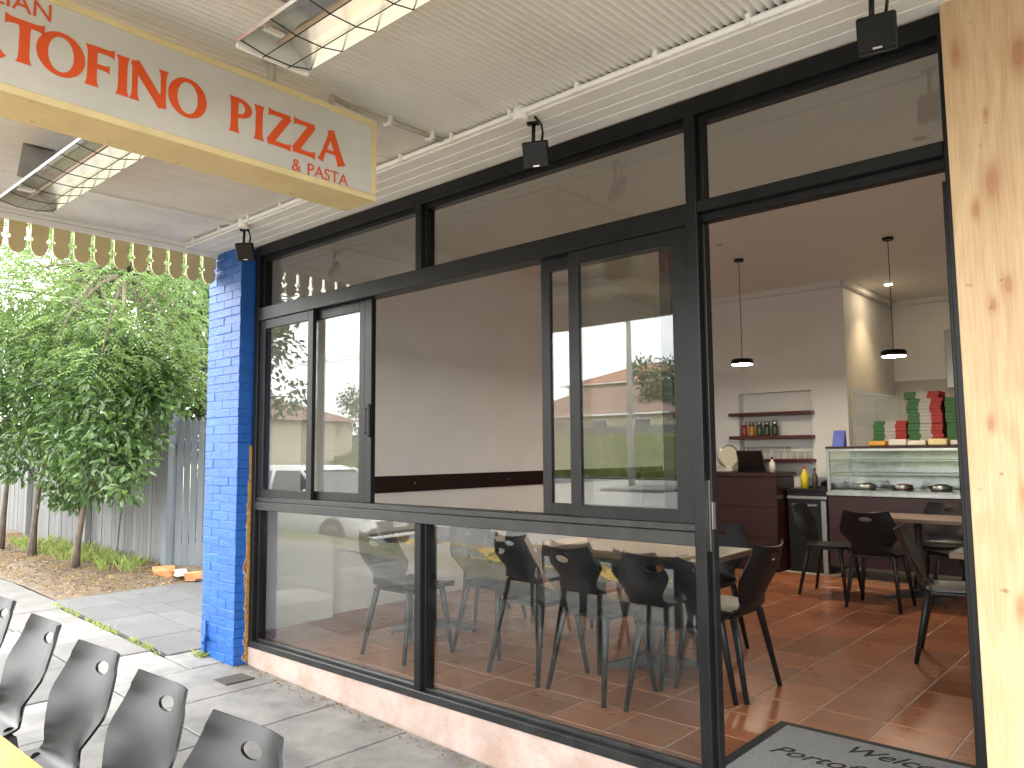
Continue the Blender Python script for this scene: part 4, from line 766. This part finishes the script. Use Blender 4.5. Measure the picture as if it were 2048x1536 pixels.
tufts('weed_tufts', [(x, -.325+random.uniform(-.012, .012), pv(x)) for x in np.arange(-7.9, -5.7, .045) if random.random() < .75]+[(-5.5+random.uniform(-.08, .1), -.14, pv(-5.5)) for _ in range(10)], 'small weeds growing along the driveway edge', (.015, .05), 10, 'grass', .016, .22)
tufts('garden_grass', [(random.uniform(-12.5, -8.8), random.uniform(.5, 1.1), 0) for _ in range(90)], 'short green grass along the foot of the fence', (.06, .17), 16)
for ob in [o for o in bpy.data.objects if o.name == 'garden_grass']:
    for v_ in ob.data.vertices: v_.co.z += gz(v_.co.x, .8)
n = 420; gx = rng.uniform(-5.4, -2.2, n); gy = -.02-np.abs(rng.normal(size=n))*.05; v, fc = leaf_quads(np.stack([gx, gy, [pv(a)+.004 for a in gx]], 1), rng.normal(size=(n, 3))*np.array([1, 1, .2]), rng.uniform(.006, .018, n), .7, .5); tag(mobj('grit', np_mesh('grit', v, fc), 'leaflitter'), 'crumbs of grit and leaf bits along the upstand', 'grit', kind='stuff')
tag(B('drain_grate', (-4.93, -4.76), (-.33, -.13), (pv(-4.85)-.002, pv(-4.85)+.006), 'joint', None, .002), 'small drain grate set in the pavement near the pillar', 'drain')

# neighbouring house beyond the trees
nh = thing('brick_house', 'orange brick house half hidden behind the garden trees', 'house', (-20, 12, 0)); B('wall', (-27, -13.5), (11, 20), (0, 5.2), 'brickorange', nh); bm = bmesh.new(); prism(bm, [(10.4, 5.2), (20.6, 5.2), (15.5, 7.8)], 'x', -27.6, -12.9); obj('roof', bm, 'rooftile', nh, True)
for x in (-25, -21.5, -18, -15.5):
    wdw = B('window', (x-.7, x+.7), (10.93, 11.0), (3.1, 4.4), 'white', nh); B('pane', (x-.6, x+.6), (10.915, 10.929), (3.2, 4.3), 'carglass', wdw)

# ================================================================ STREET ACROSS (real geometry, seen mirrored in the glass)
def car(x, y, rz, label):
    t = thing('parked_car', label, 'car', (x, y, -.36), rz, 'white cars by the kerb'); L = 4.0
    sec = [(-2.0, .35, .62, .70), (-1.95, .25, .95, .80), (-1.5, .2, 1.0, .84), (-.9, .2, .98, .85), (.6, .2, .97, .85), (1.25, .2, .92, .84), (1.75, .22, .78, .80), (1.98, .30, .62, .68), (2.02, .34, .52, .62)]
    bm = bmesh.new(); rings = []
    for (sx, zb, zt, hw) in sec:
        pr = [(-hw*.92, zb), (-hw, zb+.12), (-hw, zt-.22), (-hw*.95, zt-.08), (-hw*.75, zt), (hw*.75, zt), (hw*.95, zt-.08), (hw, zt-.22), (hw, zb+.12), (hw*.92, zb)]; rings.append([bm.verts.new((sx, a, b)) for a, b in pr])
    for a, b in zip(rings, rings[1:]):
        for k in range(10): bm.faces.new((a[k], a[(k+1) % 10], b[(k+1) % 10], b[k])).smooth = True
    bm.faces.new(rings[0]); bm.faces.new(rings[-1][::-1]); bmesh.ops.recalc_face_normals(bm, faces=bm.faces); obj('body', bm, 'carwhite', t)
    def cab(name, inset, mat, z0, z1, xs0, xs1, xt0, xt1, hw0, hw1):
        bm = bmesh.new(); a = [(xs0, -hw0), (xs1, -hw0), (xs1, hw0), (xs0, hw0)]; b = [(xt0, -hw1), (xt1, -hw1), (xt1, hw1), (xt0, hw1)]
        A = [bm.verts.new((p[0], p[1], z0)) for p in a]; Bv = [bm.verts.new((p[0], p[1], z1)) for p in b]; bm.faces.new(Bv)
        for k in range(4): bm.faces.new((A[k], A[(k+1) % 4], Bv[(k+1) % 4], Bv[k]))
        bmesh.ops.bevel(bm, geom=bm.edges[:], offset=.03, segments=2, affect='EDGES'); return obj(name, bm, mat, t)
    cab('windows', 0, 'carglass', .94, 1.42, -1.85, 1.05, -1.45, .25, .78, .60); cab('roof', 0, 'carwhite', 1.40, 1.48, -1.52, .33, -1.35, .1, .62, .52)
    for sy in (-1, 1):
        for (p, q) in (((1.02, .775, .95), (.27, .61, 1.42)), ((-.35, .79, .95), (-.4, .62, 1.42)), ((-1.3, .79, .95), (-1.2, .62, 1.42))):
            bm = bmesh.new(); tube(bm, [(p[0], sy*p[1], p[2]), (q[0], sy*q[1], q[2])], .035, 6); obj('pillar', bm, 'carwhite', t)
        bm = bmesh.new(); box(bm, .75, .92, sy*.80-.02, sy*.80+sy*.2, .96, 1.1, .03); obj('mirror', bm, 'carwhite', t)
        bm = bmesh.new(); box(bm, 1.62, 1.96, sy*.6-.12, sy*.6+.12, .60, .74, .03); obj('headlight', bm, 'steel', t)
        for wx in (-1.25, 1.25):
            bm = bmesh.new(); lathe(bm, [(.2, -.1), (.31, -.09), (.31, .09), (.2, .1)], 20); bmesh.ops.transform(bm, matrix=Matrix.Translation((wx, sy*.76, .31)) @ Matrix.Rotation(R(90), 4, 'X'), verts=bm.verts); wh = obj('wheel', bm, 'tyre', t)
            bm = bmesh.new(); lathe(bm, [(.19, -.11), (.19, .11)], 14); bmesh.ops.transform(bm, matrix=Matrix.Translation((wx, sy*.76, .31)) @ Matrix.Rotation(R(90), 4, 'X'), verts=bm.verts); obj('rim', bm, 'steel', wh)
        bm = bmesh.new(); prism(bm, [(sy*.50, .30), (sy*.66, .32), (sy*.66, .44), (sy*.56, .46)], 'x', 1.97, 2.03); obj('fog_lamp', bm, 'screenblack', t)
    bm = bmesh.new(); prism(bm, [(-.46, .34), (.46, .34), (.56, .56), (-.56, .56)], 'x', 1.98, 2.045); obj('grille', bm, 'screenblack', t)
    bm = bmesh.new(); box(bm, 1.95, 2.06, -.70, .70, .27, .325, .015); obj('bumper_lip', bm, 'carwhite', t); pl = B('number_plate', (2.046, 2.056), (-.18, .18), (.44, .54), 'card', t, 0, False)
    o = mobj('plate_text', text_mesh('WHF·249', .085, 0, .0008, 'CENTER'), 'bluecard', pl); o.location = (2.0575, 0, .46); o.rotation_euler = (R(90), 0, R(90)); return t
car(-12.45, -5.45, R(-8), 'white hatchback pulling out from the kerb, number plate facing the shop'); car(-18.2, -5.75, R(-2), 'white hatchback parked at the kerb behind the pulling-out car')
def house(name, x0, x1, y0, y1, z0, ze, zr, wallm, roofm, label, rows=1):
    t = thing(name, label, 'house', ((x0+x1)/2, (y0+y1)/2, z0)); B('wall', (x0, x1), (y0, y1), (z0, ze), wallm, t); cx, cy = (x0+x1)/2, (y0+y1)/2; e = .6; bm = bmesh.new()
    A = [bm.verts.new(p) for p in ((x0-e, y0-e, ze), (x1+e, y0-e, ze), (x1+e, y1+e, ze), (x0-e, y1+e, ze))]; hl = max(.5, (x1-x0)/2-(y1-y0)/2); P = [bm.verts.new((cx-hl, cy, zr)), bm.verts.new((cx+hl, cy, zr))]
    for fcv in ((A[0], A[1], P[1], P[0]), (A[2], A[3], P[0], P[1]), (A[1], A[2], P[1]), (A[3], A[0], P[0]), A[::-1]): bm.faces.new(fcv)
    rf = obj('roof', bm, roofm, t, True); B('gutter', (x0-e-.06, x1+e+.06), (y1+e, y1+e+.1), (ze-.05, ze+.08), 'white', rf)
    for r in range(rows):
        n = max(2, int((x1-x0)/4)); zz = z0+1.0+r*2.8
        for k in range(n):
            xx = x0+(k+.5)*(x1-x0)/n; wi = B('window', (xx-.8, xx+.8), (y1, y1+.06), (zz, zz+1.3), 'white', t); B('pane', (xx-.7, xx+.7), (y1+.061, y1+.07), (zz+.1, zz+1.2), 'carglass', wi)
    return t
house('bungalow', -46, -30, -58, -48, 1.6, 4.2, 6.9, 'cream_wall', 'roofdark', 'single-storey house with brown tiled hip roof across the street'); house('two_storey_house', -53, -38, -78, -66, 1.6, 8.6, 11.2, 'cream_wall', 'rooftile', 'two-storey cream house with orange tiled roof across the street', 2); house('two_storey_house', -24, -12, -66, -56, 1.6, 5.0, 7.6, 'grey_wall', 'rooftile', 'grey rendered house with orange tiled roof down the street')
house('corner_house', -75, -58, -40, -28, .2, 4.2, 6.9, 'cream_wall', 'roofdark', 'cream house with brown roof at the far street corner')
af = thing('yard_fence', 'grey timber fence on the bank across the street', 'fence', (-40, -44, 1.5))
bm = bmesh.new(); box(bm, -.7, .7, -.01, .01, 0, 1.7); fme = bpy.data.meshes.new('fence_panel'); bm.to_mesh(fme); bm.free(); fme.materials.append(M['fence'])
for k in range(46): o = mobj('fence_panel', fme, None, af, True); o.location = (-72+1.43*k, -44, 1.45)
tufts('tall_grass', [(random.uniform(-60, -8), y_, -.3+1.9*min(1, max(0, (-37.5-y_)/4.5))) for y_ in np.repeat(np.arange(-42.5, -37.3, .5), 110)], 'tall strappy grass covering the bank across the street', (.7, 1.3), 16, 'grass', .22, .05)
tufts('verge_grass', [(random.uniform(-20, -5), random.uniform(-4.4, -3.6), pv(-9)) for _ in range(260)], 'patchy grass on the verge next to the kerb', (.04, .10), 10, 'grass', .06, .1)
for k, (x, y_, h, rw, lab) in enumerate(((-19.5, -27, 9.5, .16, 'slim pale timber power pole across the road'), (-25.5, -18.8, 8.5, .26, 'stout pale power pole next to the yellow warning sign'))):
    t = thing('power_pole', lab, 'pole', (x, y_, -.36)); bm = bmesh.new(); tube(bm, [(0, 0, 0), (0, 0, h)], [rw, rw*.7], 12); obj('shaft', bm, 'pole', t); bm = bmesh.new(); box(bm, -1.2, 1.2, -.05, .05, h-.7, h-.58); obj('cross_arm', bm, 'bark', t)
    for j in range(4):
        bm = bmesh.new(); tube(bm, [(-1.0+.66*j, 0, h-.55)]+[(-1.0+.66*j+sx, sx*.25, h-.55-.02*(sx-(-14))*(14-sx)*-.0) for sx in (0,)], .01, 5); lathe(bm, [(.03, h-.58), (.045, h-.5), (.02, h-.42)], 8, (-1.0+.66*j, 0, 0)); obj('insulator', bm, 'card', t)
for j in range(4):
    bm = bmesh.new(); a, b = Vector((-60, -30+.5*j, 8.3)), Vector((10, -24+.6*j, 8.9)); tube(bm, [a.lerp(b, s)+Vector((0, 0, -1.1*4*s*(1-s))) for s in np.linspace(0, 1, 15)], .018, 5); tag(obj('power_line', bm, 'screenblack'), 'sagging overhead power line across the street', 'cable', 'power lines')
ws = thing('warning_sign', 'yellow diamond warning sign on a steel post', 'sign', (-24.6, -19.0, -.36)); bm = bmesh.new(); tube(bm, [(0, 0, 0), (0, 0, 3.6)], .03, 8); obj('post', bm, 'steel', ws); bm = bmesh.new(); s_ = .55; prism(bm, [(-s_, 0), (0, -s_), (s_, 0), (0, s_)], 'y', .02, .03); bmesh.ops.transform(bm, matrix=Matrix.Translation((0, .02, 3.0)), verts=bm.verts); obj('sign_face', bm, 'yellowsign', ws)
for k, (x, y_, h) in enumerate(((-44, -46, 6.5), (-33, -50, 7.5), (-26, -47, 5), (-62, -45, 8), (-16, -48, 6), (-36, -62, 9))):
    broad_tree('street_tree', (x, y_, 1.5), [(x, y_, 1.4), (x, y_, 3), (x+.1, y_, h*.6+1)], [(x+random.uniform(-1.6, 1.6), y_+random.uniform(-1.4, 1.4), h*s+1) for s in (.4, .55, .65, .75, .9, .6)], [1.3]*6, ('round-headed tree in the yard', 'tall tree between the houses', 'low bushy tree by the yard fence', 'large tree at the far corner', 'small tree beside the grey house', 'tall tree behind the two-storey house')[k]+' across the street', n_per=16, size=(.25, .42), group='trees across the street', rad=.16)
broad_tree('verge_tree', (-17.0, -4.0, -.1), [(-17.0, -4.0, -.2), (-16.9, -4.1, 1.4), (-16.7, -4.4, 2.4)], [(-15.6, -5.4, 3.0), (-14.6, -5.6, 3.6), (-16.4, -5.0, 3.4), (-17.4, -5.6, 3.2), (-15.2, -4.6, 4.2), (-16.6, -6.2, 4.3), (-13.8, -5.0, 4.4), (-18.2, -4.8, 4.2), (-15.0, -6.4, 2.6), (-16.8, -6.0, 2.5)], [.8, .75, .8, .8, .9, .9, .8, .9, .55, .6], 'leafy street tree on the verge above the parked cars', n_per=60, size=(.10, .2), rad=.12)
kb = B('traffic_island', (-19.5, -16.6), (-28.5, -24.5), (-.36, -.22), 'slab_pale', None, .03); tag(kb, 'low kerbed traffic island in the road', 'island')
print('objects', len(bpy.data.objects), 'tiles', nt)
